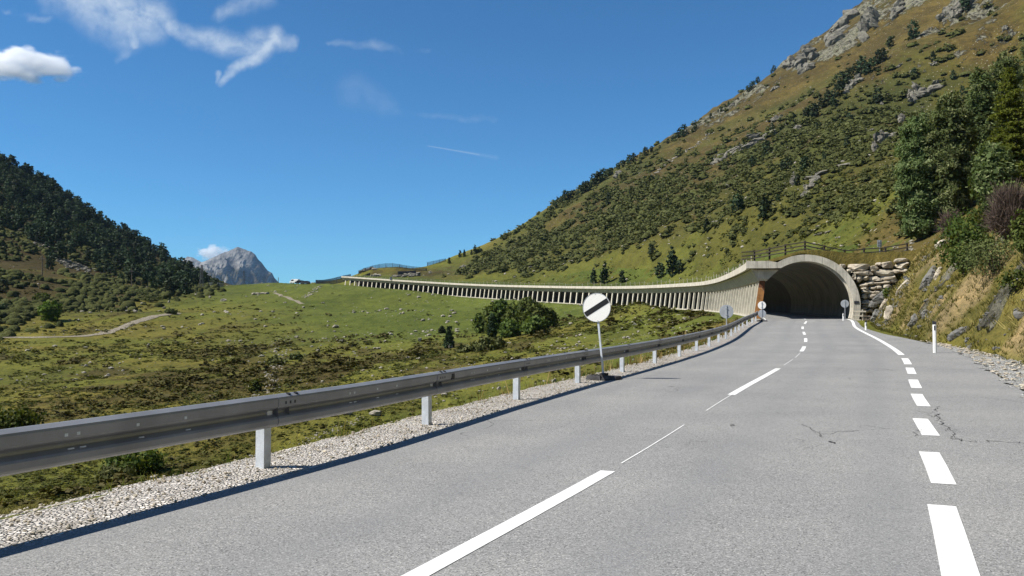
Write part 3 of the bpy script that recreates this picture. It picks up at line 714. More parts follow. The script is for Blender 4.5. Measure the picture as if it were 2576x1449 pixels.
    def column(s, first=False, w=.30, far=0.0):
        mb = MB(); a = []
        zt = 3.32
        for d in (-w/2, w/2):
            for n, z in ((-.06,-.5),(.44-.22*far,-.5),(.92-.2*far,zt),(.46,zt)):
                p = rp(s+d, n-GO); a.append((p[0], p[1], p[2]+z))
        mb.hexa([a[0],a[1],a[5],a[4],a[3],a[2],a[6],a[7]])
        if first:  # rusty weathered end face, 4 mm proud of the concrete
            q = [rp(s-w/2-.006, n-GO)+np.array([0,0,z]) for n, z in ((-.05,.05),(.515,.05),(.845,2.35),(.64,2.70),(.36,2.70))]
            mb.add(q, [(0,1,2,3,4)], 1)
            q = [rp(s-w/2-.006, n-GO)+np.array([0,0,z]) for n, z in ((.365,2.71),(.645,2.71),(.85,2.36),(.915,3.30),(.455,3.30))]
            mb.add(q, [(0,1,2,3,4)], 2)
        return mb.build('column', [M['concrete_col'], M['rust'], M['rust2']], g)
    ncol = 0
    sc = SP+.75
    column(sc, True, .5); sc += 3.3
    cs = []
    while sc < SE-1: cs.append(sc); sc += 3.92
    for q in cs: column(q, False, .30+.22*float(sstep(SP+40, SP+120, q)), float(sstep(SP+40, SP+120, q)))
    # dark name plate on the right leg
    mb = MB(); p = loc(GO+3.98, 1.42, -.57); ax = loc(1, 0, 0)-loc(0, 0, 0); fw = loc(0, 0, 1)-loc(0, 0, 0)
    rot = Matrix((ax.normalized(), fw.normalized(), Vector((0, 0, 1)))).transposed()
    mb.box(p, (.36, .03, .22), rot); mb.build('name_plate', [M['steel_dark']], g)
    return g
M['rust2'] = simple('dark_rust_stain', (.13,.05,.022), .9, 0, .35, 3.5, 20, .3)
gallery()

# ------------------------------------------------------------------ crash barrier
def guardrail():
    PN = lambda s, n: (lambda a: (a[0], a[1], a[2]-.03))(rp(s, float(rail_off(s))+n))
    g = empty('guardrail', tuple(rp(SP-60, -3.9)), 'long galvanised steel guardrail on short posts along the left edge of the road', 'guardrail')
    inv = Matrix.Translation(-Vector(g.location))
    prof = [(-.045,.738),(-.02,.752),(.012,.754),(.072,.727),(.080,.708),(.078,.640),(.066,.622),(.012,.590),(.006,.578),(.010,.560),(.066,.528),(.078,.510),(.078,.462),(.066,.446),(.014,.424)]
    th = .004; back = [(n-th*1.2, z-th) for n, z in prof][::-1]; ring = prof+back
    s_posts = []; s0 = near_s(-2.55+.45, 8.75)-.36; q = s0
    while q > s0-16: q -= 4.0
    off = 0.0
    while q < SP-1.2: s_posts.append(q); q += 4.0
    def taper(s):  # the last panels dip and turn away at the gallery mouth
        return off, 0.0
    for i, sp in enumerate(s_posts):
        s_a, s_b = sp+.35, sp+4.0+.55; s_b = min(s_b, SP-.9)
        if s_b-s_a < .5: continue
        ss = np.linspace(s_a, s_b, 9); lap = .0045*(1-np.linspace(0, 1, 9))
        mb = MB(); k = len(ring); vs = []
        for j, s_ in enumerate(ss):
            a = rp(s_, 0.0); n = [np.interp(s_, CS, CN[:, c]) for c in range(2)]
            for (pn, pz) in ring:
                oo = float(rail_off(s_))+pn+lap[j]; vs.append((a[0]+n[0]*oo, a[1]+n[1]*oo, a[2]+pz-.03))
        fs = [(j*k+c, j*k+(c+1) % k, (j+1)*k+(c+1) % k, (j+1)*k+c) for j in range(8) for c in range(k)]
        fs += [tuple(range(k-1, -1, -1)), tuple(8*k+c for c in range(k))]
        mb.add(vs, fs)
        hd = heading(sp); 
        def bx(s_, n, z, d, tilt=0, mi=0):
            a = PN(s_, n); mb.box((a[0], a[1], a[2]+z), d, Matrix.Rotation(-heading(s_), 3, 'Z')@Matrix.Rotation(tilt, 3, 'Y'), mi)
        for ds in (.10, .21):                                     # bolts on the top flange and slots on the face
            bx(sp+.45+ds*1.2, .042, .746, (.030,.045,.016), .42, 2)
        for ds in (.07,.15,.23): bx(sp+.40+ds, .080, .665, (.008,.026,.03), 0, 2)
        for ds in (1.75,1.86,2.45,3.0): bx(sp+ds, .0795, .660, (.006,.030,.024), 0, 1); bx(sp+ds+.07, .040, .540, (.03,.055,.010), -.53, 1)  # bright zinc blocks stand in for light showing through the slots
        if i == 5: bx(sp+.95, .083, .655, (.012,.10,.085), 0, 2)
        o = mb.build('rail_section', [M['zinc'], M['post_zinc'], M['steel_dark']], g); o.data.transform(inv)
    for i, sp in enumerate(s_posts):
        a = PN(sp+.28, -.055); lean = (rng.random()-.5)*.03
        mb = MB(); rot = Matrix.Rotation(-heading(sp), 3, 'Z')@Matrix.Rotation(lean, 3, 'X')
        for c, d in (((0,-.055,0),(.105,.006,.98)), ((-.0495,0,0),(.006,.104,.98)), ((.0495,0,0),(.006,.104,.98)), ((.035,.052,0),(.03,.006,.98)), ((-.035,.052,0),(.03,.006,.98))):
            mb.box(Vector((a[0], a[1], a[2]+.20))+rot@Vector(c), d, rot)
        mb.box(Vector((a[0], a[1], a[2]+.58))+rot@Vector((.055,0,0)), (.04,.08,.16), rot)
        o = mb.build('post', [M['post_zinc']], g); o.data.transform(inv)
    return g
guardrail()
# ------------------------------------------------------------------ foliage building blocks
def unit(v): return v/np.maximum(np.linalg.norm(v, axis=-1, keepdims=True), 1e-9)
def cards(c, out, w, h, jit=0.6, r=None):
    """small leaf patches at c, roughly facing out; returns (N,4,3)"""
    r = r or rng; n = len(c); nrm = unit(out+jit*r.normal(size=(n, 3))); t = unit(np.cross(nrm, r.normal(size=(n, 3)))); b = np.cross(nrm, t)
    w = np.broadcast_to(w, (n,))[:, None]*(.7+.6*r.random((n, 1))); h = np.broadcast_to(h, (n,))[:, None]*(.7+.6*r.random((n, 1)))
    return np.stack([c-t*w*.5-b*h*.5, c+t*w*.5-b*h*.35, c+t*w*.35+b*h*.5, c-t*w*.5+b*h*.4], 1)
def quadmesh(name, q, mats, tint=None, midx=None, extra=None):
    q = np.asarray(q); n = len(q); f = np.arange(n*4).reshape(-1, 4)
    if tint is None: tint = rng.random(n)
    return npmesh(name, q.reshape(-1, 3), f, mats, midx, False, {'tint': ('POINT', 'FLOAT', np.repeat(tint, 4))})
def cluster_crown(prof, H, Rr, ncl, per, cw, ch, seed, lump=.25, inner=.72, up=.25, csz=.10):
    """crown from clusters of leaf patches; prof(t) gives the relative radius at relative height t"""
    r = np.random.default_rng(seed); t = np.sort(r.random(ncl*3)); pr = np.array([prof(q) for q in t])
    keep = r.random(len(t)) < pr/pr.max(); t, pr = t[keep][:], pr[keep]
    sel = r.permutation(len(t))[:ncl]; t, pr = t[sel], pr[sel]; a = r.random(len(t))*2*pi
    lumpf = 1-lump+2*lump*vn(a*1.9+seed, t*7+seed, seed)
    rad = Rr*pr*lumpf*(inner+(1-inner)*r.random(len(t))**.4*1.0)
    c = np.stack([rad*np.cos(a), rad*np.sin(a), t*H], 1); o = unit(np.stack([np.cos(a), np.sin(a), up+.9*(t-.5)], 1))
    tint = np.clip(.5+.24*r.normal(size=len(t)), 0, 1)
    C2 = np.repeat(c, per, 0)+r.normal(size=(len(c)*per, 3))*csz*np.array([1, 1, .8])+np.repeat(o, per, 0)*r.random((len(c)*per, 1))*csz*.7
    O2 = np.repeat(o, per, 0); T2 = np.clip(np.repeat(tint, per)+.14*r.normal(size=len(C2)), 0, 1)
    return cards(C2, O2, cw, ch, .75, r), T2
def p_pine(t): return (max(0, 1-abs((t-.42)/.62)**2.3))**.7 if t > .42 else (.62+.38*sin(pi*.5*t/.42))*min(1, t/.05+.3)
def p_round(t): return sqrt(max(0.02, 1-((t-.5)/.52)**2))
def p_cone(t): return max(.03, (1-t)**.85*(.86+.14*cos(t*38)))*min(1, .5+t*6)
def trunk_mb(H, r0, lean=0.0, seed=0, n=7, z0=-.3):
    r = random.Random(seed); pts = [(lean*z/H*H*.2+.02*H*(r.random()-.5)*(k > 0), .02*H*(r.random()-.5)*(k > 0), z) for k, z in enumerate([z0, H*.15, H*.4, H*.65, H*.92])]
    mb = MB(); mb.tube(pts, [r0*1.25, r0, r0*.75, r0*.5, r0*.15], n); return mb
def far_tree_mesh(kind, seed):
    """one small distant tree of unit height: crown and trunk in one mesh"""
    if kind == 'pine': q, t = cluster_crown(p_pine, .93, .21, 62, 6, .085, .075, seed, .42, .60, .35, .035); q[:, :, 2] += .06; m = M['pine']
    elif kind == 'spruce': q, t = cluster_crown(p_cone, .95, .21, 70, 6, .075, .055, seed, .22, .6, -.1, .03); q[:, :, 2] += .05; m = M['spruce']
    else: q, t = cluster_crown(p_round, .85, .30, 70, 6, .085, .08, seed, .35, .6, .3, .04); q[:, :, 2] += .10; m = M['birch']
    mb = trunk_mb(.8, .022, 0, seed, 5, -.04); n = len(q)
    v = np.r_[q.reshape(-1, 3), np.array(mb.v)]; f = [np.arange(n*4).reshape(-1, 4), np.array([g for g in mb.f if len(g) == 4])+n*4]
    return npmesh(f'distant_{kind}', v, f, [m, M['bark']], np.r_[np.zeros(n), np.ones(len(f[1]))], False, {'tint': ('POINT', 'FLOAT', np.r_[np.repeat(t, 4), np.zeros(len(mb.v))])})
FAR = {k: [far_tree_mesh(k, 100+7*i+j*31) for i in range(n)] for j, (k, n) in enumerate((('pine', 7), ('spruce', 3), ('bush', 3)))}
trees = []     # (object, U, V, kind, slope)
def put_far(kind, U, Vb, hpx, wide=1.0, slope='right', p=None):
    p = hit(U, Vb, 60) if p is None else p
    H = hpx/FPX*p[1]*1.03
    o = bpy.data.objects.new({'pine': 'stone_pine', 'spruce': 'spruce_tree', 'bush': 'green_bush'}[kind], random.choice(FAR[kind])); C.objects.link(o)
    o.location = (p[0], p[1], p[2]-.02*H); wv = wide*random.uniform(.9, 1.15); o.scale = (H*wv, H*wv, H); o.rotation_euler = (0, 0, random.uniform(0, 6.3))
    trees.append([o, U, Vb, kind, slope, hpx]); return o
# right mountain: the trees against the sky, then the ones on its flank
Z7 = lambda x, y: (1383.6+x*.463, y*.463)
for x, y, h in ((1218,383,30),(1204,392,22),(1128,450,34),(1108,462,22),(1096,486,40),(1076,502,34),(1052,520,14),(1022,540,12),(970,578,24),(930,606,24),(914,616,16),(874,646,30),(846,664,14),(790,706,32),(774,716,18),(726,742,62),(700,748,48),(668,768,28),(640,780,26),(596,808,18),(552,830,34),(520,848,48),(488,862,18),(455,878,46),(430,892,50),(398,908,36),(370,922,34),(330,952,40),(315,960,40),(288,980,60),(262,996,56),(240,1010,62),(222,1020,30),(205,1040,52),(185,1050,60),(168,1056,50),(146,1066,30),(126,1080,46),(104,1086,46),(82,1098,60),(62,1108,30),(44,1120,42),(26,1136,40),(6,1158,34)):
    U, V = Z7(x, y); put_far('pine', U, V+1, h*.463*1.1, 1.15, 'rsky')
for U, V, h in ((1370,548,12),(1352,558,11),(1330,570,12),(1296,590,12),(1262,603,13),(1195,640,26),(1186,642,16),(1168,647,20),(1157,648,22),(1130,664,20)):
    put_far('pine' if U > 1262 else 'spruce', U, V, h, 1.1, 'rsky')
for x, y, h in ((1975,212,95),(2255,78,90),(1850,262,62),(1812,338,74),(1782,352,80),(1695,402,100),(1716,412,72),(1665,414,70),(1745,398,78),(1620,446,78),(1582,486,96),(1560,534,76),(1515,572,84),(1538,586,60),(1475,596,66),(1432,646,86),(1392,650,64),(2080,338,55),(1978,424,56),(1782,566,80),(1180,856,92),(1205,726,54),(1385,950,126),(1292,934,80),(1268,938,66),(1100,908,62),(1165,1195,150),(852,1266,90),(1615,800,60),(1628,668,54),(320,1112,66),(1240,1100,40),(1345,1010,60),(640,1120,36),(1490,880,50),(2240,520,50),(2190,440,52)):
    U, V = Z7(x, y); put_far('pine' if h < 110 and x not in (852,) else 'spruce', U, V, h*.463, 1.1, 'right')
for U, V, h, k in ((1855,540,52,'pine'),(1692,695,76,'spruce'),(1565,712,40,'spruce'),(1493,714,42,'spruce'),(1520,714,52,'spruce'),(1660,700,40,'pine'),(1640,650,34,'pine'),(1710,690,36,'pine')):
    put_far(k, U, V, h, 1.15, 'right')
# left mountain: its skyline (ground row as a function of column) and the wooded flank below
LSK = [(-40,385),(0,405),(100,458),(200,524),(290,579),(380,626),(440,664),(500,697),(545,718)]
def lsky(U): return float(np.interp(U, [p[0] for p in LSK], [p[1] for p in LSK]))
def ground_fast(U, V): return hit(U, V, 150)
r_ = random.Random(3); U = -8.0; nl = 0
while U < 545:
    put_far('pine', U, lsky(U)+3+r_.random()*3, r_.uniform(20, 34)*(1.0 if U < 420 else .8), r_.uniform(.95, 1.25), 'lsky')
    U += r_.uniform(7, 13) if U < 230 or U > 400 else r_.uniform(9, 20)
def leftdens(U, V):
    d = V-lsky(U)
    a = math.exp(-d/52.0)*(1.0 if U < 260 else .6)+.07*(d < 170)
    if U > 420: a = max(a, 1.0 if d < 60-(U-440)*.35 else .15)
    if d > 190-U*.22: a *= .06
    return a
nn = 0; cand = []
while nn < 150:
    U = r_.uniform(-10, 590); d = r_.uniform(4, 230); V = lsky(U)+d
    if V > 716 and U > 470: continue
    if V > 745 or r_.random() > leftdens(U, V): continue
    p = ground_fast(U, V)
    if p[1] < 240 and r_.random() < .7: continue
    put_far('pine' if r_.random() < .85 else 'spruce', U, V, min(r_.uniform(5.5, 10.5)*FPX/p[1], 44), r_.uniform(1.0, 1.35), 'left', p); nn += 1
# the trees beyond what one could count: one mass
def merge_far(name, places, mats):
    V, F, T, MI = [], [], [], []; b = 0
    for (me, loc, s, rz) in places:
        nv = len(me.vertices); co = np.empty(nv*3, np.float32); me.vertices.foreach_get('co', co); co = co.reshape(-1, 3)
        tt = np.empty(nv, np.float32); me.attributes['tint'].data.foreach_get('value', tt)
        mi = np.empty(len(me.polygons), np.int32); me.polygons.foreach_get('material_index', mi)
        li = np.empty(len(me.loops), np.int32); me.loops.foreach_get('vertex_index', li)
        cs, sn = cos(rz), sin(rz); co = co*np.array(s); co = np.c_[co[:, 0]*cs-co[:, 1]*sn, co[:, 0]*sn+co[:, 1]*cs, co[:, 2]]+np.array(loc)
        V.append(co); F.append(li.reshape(-1, 4)+b); T.append(tt); MI.append(mi); b += nv
    me = npmesh(name, np.concatenate(V), np.concatenate(F), mats, np.concatenate(MI), False, {'tint': ('POINT', 'FLOAT', np.concatenate(T))})
    return link(name, me)
pl = []
while len(pl) < 300:
    U = r_.uniform(-40, 600); d = r_.uniform(2, 200); V = lsky(U)+d
    if (V > 716 and U > 470) or V > 740 or r_.random() > leftdens(U, V): continue
    p = ground_fast(U, V); H = r_.uniform(3.5, 8.0)
    pl.append((random.choice(FAR['pine']), (p[0], p[1], p[2]-.2), (H*1.25, H*1.25, H), r_.uniform(0, 6)))
tag(merge_far('pine_forest', pl, [M['pine'], M['bark']]), 'dark mass of smaller pines filling the shaded left mountainside', 'forest', kind='stuff')

# labels that lead the eye to one tree
def ordn(k): return {1: 'nearest', 2: 'second nearest', 3: 'third nearest'}.get(k, f"{k}{'th' if 10 < k % 100 < 14 else {1: 'st', 2: 'nd', 3: 'rd'}.get(k % 10, 'th')} nearest")
LM = {'left': [('the bare utility pole', 331, 690), ('the left utility pole', 106, 660), ('the tall lattice pylon', 508, 690), ('the hut', 545, 716), ('the bright green bush', 127, 785), ('the grey scree', 175, 655), ('the mountain top edge', 10, 470), ('the ridge middle', 300, 590)],
      'right': [('the tunnel mouth', 2010, 640), ('the big larch', 2440, 250), ('the pale crag', 2050, 110), ('the sandy path', 1690, 400), ('the black shadowed conifer', 2025, 440), ('the snow fence', 1110, 650), ('the slanting outcrop', 2200, 380)]}
def label_trees():
    KN = {'pine': 'stone pine', 'spruce': 'spruce', 'bush': 'bush'}
    for slope, txt in (('lsky', 'on the left skyline'), ('rsky', 'on the right skyline')):
        ts = sorted([t for t in trees if t[4] == slope], key=lambda t: -t[2])
        for k, t in enumerate(ts):
            size = 'tall' if t[5] > 26 else ('small' if t[5] < 14 else 'dark')
            w = ordn(k+1).replace(' nearest', '').replace('nearest', 'first')
            tag(t[0], f"{size} {KN[t[3]]} {txt}, {w} going uphill from the saddle", 'tree', 'trees along the '+txt[7:])
    for slope, place in (('left', 'left mountainside'), ('right', 'right mountainside')):
        ts = [t for t in trees if t[4] == slope]; groups = {}
        for t in ts:
            lm = min(LM[slope], key=lambda l: (l[1]-t[1])**2+(l[2]-t[2])**2); dx, dy = t[1]-lm[1], t[2]-lm[2]
            di = ('above' if dy < 0 else 'below') if abs(dy) > abs(dx) else ('right of' if dx > 0 else 'left of')
            groups.setdefault((lm[0], di), []).append((dx*dx+dy*dy, t))
        for (lm, di), g in groups.items():
            for k, (_, t) in enumerate(sorted(g, key=lambda q: q[0])):
                w = '' if len(g) == 1 else ordn(k+1)+' '
                tag(t[0], f"dark {KN[t[3]]} on the {place[:5].strip()} slope, {w}{di} {lm}".replace('nearest left of the left', 'nearest left of the western'), 'tree', f'trees on the {place}')
label_trees()

# ------------------------------------------------------------------ uncountable low growth and stones
def scatter(n, dmin, dmax, umin, umax, accept, seed):
    r = np.random.default_rng(seed); D = np.exp(r.uniform(math.log(dmin), math.log(dmax), n)); U = r.uniform(umin, umax, n)
    x = (U-1288)/FPX*D; z, up, s, o, zr, B = ground(x, D, True, True); ok = accept(x, D, up, s, o, r)
    return x[ok], D[ok], up[ok], s[ok], o[ok], r
def bushmass(name, x, y, z, size, mat, protos, seed, flat=.6, tint_sd=.2):
    r = np.random.default_rng(seed); Q, T = [], []
    pi_ = r.integers(0, len(protos), len(x)); rz = r.random(len(x))*6.283; tn = .5+tint_sd*r.normal(size=len(x))
    for k, (q, t) in enumerate(protos):
        m = np.nonzero(pi_ == k)[0]
        if not len(m): continue
        cs, sn = np.cos(rz[m]), np.sin(rz[m]); sc = size[m]*(.8+.4*r.random(len(m))); an = .8+.5*r.random(len(m)); fl = flat*(.75+.5*r.random(len(m)))
        X = q[None, :, :, 0]*(sc*an)[:, None, None]; Y = q[None, :, :, 1]*sc[:, None, None]; Z = q[None, :, :, 2]*(sc*fl)[:, None, None]
        w = np.stack([X*cs[:, None, None]-Y*sn[:, None, None]+x[m][:, None, None], X*sn[:, None, None]+Y*cs[:, None, None]+y[m][:, None, None], Z+z[m][:, None, None]], -1)
        Q.append(w.reshape(-1, 4, 3)); T.append(np.clip(t[None]*.5+tn[m][:, None]*.5+0*X[:, :, 0], 0, 1).ravel())
    return link(name, quadmesh(name, np.concatenate(Q), mat, np.concatenate(T)))
def dome(ncl, per, cw, seed, R=.5, up=.9):
    q, t = cluster_crown(lambda u: sqrt(max(.02, 1-u*u)), 1.0, R, ncl, per, cw, cw, seed, .35, .55, up, .09); return q, t
domes = [dome(16, 4, .22, 300+i) for i in range(6)]; domes_s = [dome(7, 3, .34, 320+i) for i in range(6)]; tufts = [dome(7, 3, .34, 340+i, .5, 1.5) for i in range(6)]
def mound_proto(seed, sub=2):
    bm = bmesh.new(); bmesh.ops.create_icosphere(bm, subdivisions=sub, radius=.5)
    bmesh.ops.delete(bm, geom=[v for v in bm.verts if v.co.z < -.16], context='VERTS'); bm.verts.ensure_lookup_table()
    V = np.array([v.co[:] for v in bm.verts]); F = np.array([[v.index for v in f.verts] for f in bm.faces]); bm.free()
    k = 1+.75*(fbm(V[:, 0]*3.3+seed*3.1, V[:, 1]*3.3+V[:, 2]*2.7, seed, 3)-.5)+.5*(fbm(V[:, 0]*8+seed, V[:, 1]*8+V[:, 2]*8, seed+9, 2)-.5); return V*k[:, None], F
MPR = [mound_proto(500+i) for i in range(10)]
def moundmass(name, x, y, z, size, seed, flat):
    r = np.random.default_rng(seed); V, F, T = [], [], []; b = 0; pk = r.integers(0, len(MPR), len(x)); tn = np.clip(.5+.25*r.normal(size=len(x)), 0, 1)
    for k, (pv, pf) in enumerate(MPR):
        m = np.nonzero(pk == k)[0]; a = r.random(len(m))*6.283; cs, sn = np.cos(a), np.sin(a); s = size[m]; el = .8+.7*r.random(len(m)); fl = flat*(.7+.6*r.random(len(m)))
        X = pv[None, :, 0]*(s*el)[:, None]; Y = pv[None, :, 1]*s[:, None]; Z = pv[None, :, 2]*(s*fl)[:, None]
        V.append(np.stack([X*cs[:, None]-Y*sn[:, None]+x[m][:, None], X*sn[:, None]+Y*cs[:, None]+y[m][:, None], Z+z[m][:, None]], -1).reshape(-1, 3))
        F.append((pf[None]+(np.arange(len(m))*len(pv))[:, None, None]+b).reshape(-1, 3)); T.append(np.repeat(tn[m], len(pv))); b += len(m)*len(pv)
    return link(name, npmesh(name, np.concatenate(V), np.concatenate(F), M['mound'], None, True, {'tint': ('POINT', 'FLOAT', np.concatenate(T))}))
def acc_hill(x, y, z, s, o, r):
    w, hill = zones(x, y, s, o); cl = fbm(x/26, y/40, 201, 4)*.6+fbm(x/9, y/9, 205, 3)*.4
    p = hill*sstep(.42, .58, cl-.0009*np.maximum(z-55, 0))*sstep(125, 55, z)*(.9) + .08*hill*sstep(190, 120, z)+.22*sstep(14, 24, o)*sstep(90, 40, o)*(s > SP+30)
    return (r.random(len(x)) < p) & ~((o > -GO) & (o < 13) & (s > SP)) & (o > 11) & ~((x > -98) & (x < -22) & (y > 395))
x, y, z, s, o, r = scatter(60000, 92, 640, 880, 2640, acc_hill, 11)
k = r.permutation(len(x))[:6600]; x, y, z = x[k], y[k], z[k]
sz = (1.0+2.2*r.random(len(x))**1.6)*np.clip(y/260, .7, 1.5)
tag(bushmass('shrub_leaves', x, y, z-.02*sz, sz*.98, M['shrub'], domes, 12, .62), 'leafy outer twigs of the shrubs on the right mountainside', 'shrubs', kind='stuff')
tag(moundmass('hillside_shrubs', x, y, z, sz*.92, 12, .85), 'low dark green shrubs covering the right mountainside', 'shrubs', kind='stuff')
def acc_lhill(x, y, z, s, o, r):
    left = sstep(-80, -120, x+.10*y)*sstep(150, 220, y); cl = fbm(x/22, y/30, 221, 4)
    return r.random(len(x)) < left*sstep(.40, .58, cl)*.9
x, y, z, s, o, r = scatter(30000, 170, 650, -60, 560, acc_lhill, 13); k = r.permutation(len(x))[:4500]; x, y, z = x[k], y[k], z[k]
sz = .9+2.6*r.random(len(x))**2
tag(moundmass('mountain_shrubs', x, y, z, sz*1.05, 14, .95), 'dark low shrubs on the lower left mountainside', 'shrubs', kind='stuff')
def acc_heath(x, y, z, s, o, r):
    cen = np.exp(-(((x+16)/48)**2+((y-165)/62)**2)); left = sstep(-60, -110, x+.10*y)*sstep(110, 170, y)
    cl = fbm(x/5, y/22, 231, 3)*.6+fbm(x/16, y/60, 233, 3)*.4; pth = np.abs(x-np.interp(y, [185,189,197,208,235,260], [-95,-93,-91,-92,-94.6,-96])) ; onp = ((pth < 5) & (y > 184) & (y < 262)) | ((np.abs(y-187.5) < 7) & (x < -88) & (x > -150)); lush = sstep(-95, -60, o)*(s > SP+20)*(y > 190)
    p = (sstep(.50, .68, cl+.10*cen+.06*left-.03)+.02)*(1-.97*lush)*(1-onp)
    return (r.random(len(x)) < p) & (o < -7) & (x < 40)
x, y, z, s, o, r = scatter(60000, 26, 330, -120, 1800, acc_heath, 15); k = r.permutation(len(x))[:2800]; x, y, z = x[k], y[k], z[k]
sz = (.30+1.0*r.random(len(x))**2.5)*np.clip(y/90, .5, 1.5)
tag(bushmass('heath', x, y, z-.06*sz, sz, M['heath'], tufts, 16, .5, .3), 'brown and dark green heath tufts over the valley meadow', 'heath', kind='stuff')
def acc_tus(x, y, z, s, o, r):
    cl = fbm(x/3, y/9, 251, 3)*.5+fbm(x/12, y/30, 253, 3)*.5; w, hill = zones(x, y, s, o)
    lu = sstep(-125, -60, o)*(s > SP+20)*(o < 0)*sstep(150, 190, y); return (r.random(len(x)) < (.10+.8*sstep(.44, .60, cl))*(1-.9*lu)) & ((o < -6.5) | ((o > 9) & (s > SP+2))) & ~((np.abs(y-187.5) < 5) & (x < -88))
x, y, z, s, o, r = scatter(46000, 24, 360, -140, 2250, acc_tus, 19); k = r.permutation(len(x))[:15000]; x, y, z, o = x[k], y[k], z[k], o[k]
sz = (.22+.6*r.random(len(x))**2)*np.clip(y/95, .5, 1.7)
tag(bushmass('meadow_tussocks', x, y, z-.05*sz, sz, M['tussock'], tufts, 20, .38, .3), 'small grass tussocks all over the meadow and the lower slopes', 'grass', kind='stuff')
# stones
def stone_proto(seed, sub=1):
    bm = bmesh.new(); bmesh.ops.create_icosphere(bm, subdivisions=sub, radius=.5); r = random.Random(seed)
    ax = [Vector((r.gauss(0, 1), r.gauss(0, 1), r.gauss(0, 1))).normalized() for _ in range(9)]; cut = [r.uniform(.26, .42) for _ in ax]
    for v in bm.verts:
        for a, c in zip(ax, cut):
            d = v.co.dot(a)
            if d > c: v.co -= a*(d-c)
    bm.verts.ensure_lookup_table(); V = np.array([v.co[:] for v in bm.verts]); F = np.array([[v.index for v in f.verts] for f in bm.faces]); bm.free(); return V, F
SPR = [stone_proto(i) for i in range(8)]; SPR2 = [stone_proto(40+i, 2) for i in range(8)]
def stones(name, x, y, z, size, mat, seed, flat=.6, protos=SPR):
    r = np.random.default_rng(seed); V, F = [], []; b = 0
    pk = r.integers(0, len(protos), len(x))
    for k, (pv, pf) in enumerate(protos):
        m = np.nonzero(pk == k)[0]
        if not len(m): continue
        a = r.random(len(m))*6.283; cs, sn = np.cos(a), np.sin(a); s = size[m]; el = .7+.7*r.random(len(m))
        X = pv[None, :, 0]*(s*el)[:, None]; Y = pv[None, :, 1]*s[:, None]; Z = pv[None, :, 2]*(s*flat)[:, None]
        V.append(np.stack([X*cs[:, None]-Y*sn[:, None]+x[m][:, None], X*sn[:, None]+Y*cs[:, None]+y[m][:, None], Z+z[m][:, None]], -1).reshape(-1, 3))
        F.append((pf[None]+(np.arange(len(m))*len(pv))[:, None, None]+b).reshape(-1, 3)); b += len(m)*len(pv)
    return link(name, npmesh(name, np.concatenate(V), np.concatenate(F), mat))
def acc_st(x, y, z, s, o, r):
    w, hill = zones(x, y, s, o); p = .35*(o < -6)*sstep(.42, .62, fbm(x/14, y/18, 241, 3))+.25*hill*(o > 14)+.6*((o > 9) & (o < 34) & (s > SP+4) & (s < SP+30))+.3*((o > 7) & (o < 26) & (s > SP+30))
    return (r.random(len(x)) < p) & ~((o > -GO-.5) & (o < 8) & (s > SP-1))
x, y, z, s, o, r = scatter(16000, 24, 500, -60, 2400, acc_st, 17)
k = r.permutation(len(x))[:2300]; x, y, z = x[k], y[k], z[k]; sz = (.10+.30*r.random(len(x))**3)*np.clip(y/55, .7, 4.5)
tag(stones('field_stones', x, y, z+.08*sz, sz, M['stone'], 18), 'pale stones strewn over the meadow and the slopes', 'stones', kind='stuff')
def px_line(pts, step_px, spread_px, n_per, seed, dmin=22):
    r = np.random.default_rng(seed); P = []
    for (u0, v0), (u1, v1) in zip(pts[:-1], pts[1:]):
        m = max(1, int(math.hypot(u1-u0, v1-v0)/step_px))
        for i in range(m):
            t = i/m; p0 = hit(u0+(u1-u0)*t, v0+(v1-v0)*t, dmin); sp = spread_px/FPX*p0[1]
            for _ in range(n_per): P.append((p0[0]+r.normal()*sp, p0[1]+r.normal()*sp*2.5))
    P = np.array(P); z = ground(P[:, 0], P[:, 1]); return P[:, 0], P[:, 1], z, r
for nm, lab, cat, pts, st, spd, per, s0, s1, mt in (
    ('stream_stones', 'line of pale stones marking the dry stream through the valley heath', 'stones', [(722,845),(700,872),(712,905),(690,935),(668,962),(655,1002)], 3, 15, 4, .18, .6, 'stone'),
    ('gully_stones', 'pale stones and rubble in the gully below the road at the saddle', 'stones', [(803,722),(792,729),(786,738),(770,746),(760,749)], 1.8, 6, 2, .5, 1.7, 'stone'),
    ('scree_stones', 'grey scree boulders running down the left mountainside', 'scree', [(8,540),(60,572),(110,622),(150,650),(180,665),(225,684)], 3, 8, 6, .9, 2.6, 'rock'),
    ('brook_stones', 'grey stones along the brook just beyond the guardrail', 'stones', [(905,1052),(850,1078),(790,1105),(742,1132),(700,1155)], 4, 14, 3, .06, .24, 'stone'),
    ('slope_rubble', 'sandy rubble strip slanting up the right mountainside', 'rubble', [(1640,445),(1668,420),(1690,402),(1745,372),(1790,335)], 4, 4, 3, .8, 2.2, 'stone')):
    x, y, z, r = px_line(pts, st, spd, per, len(nm)); sz = s0+(s1-s0)*r.random(len(x))**2
    tag(stones(nm, x, y, z+.05*sz, sz, M[mt], 5), lab, cat, kind='stuff')
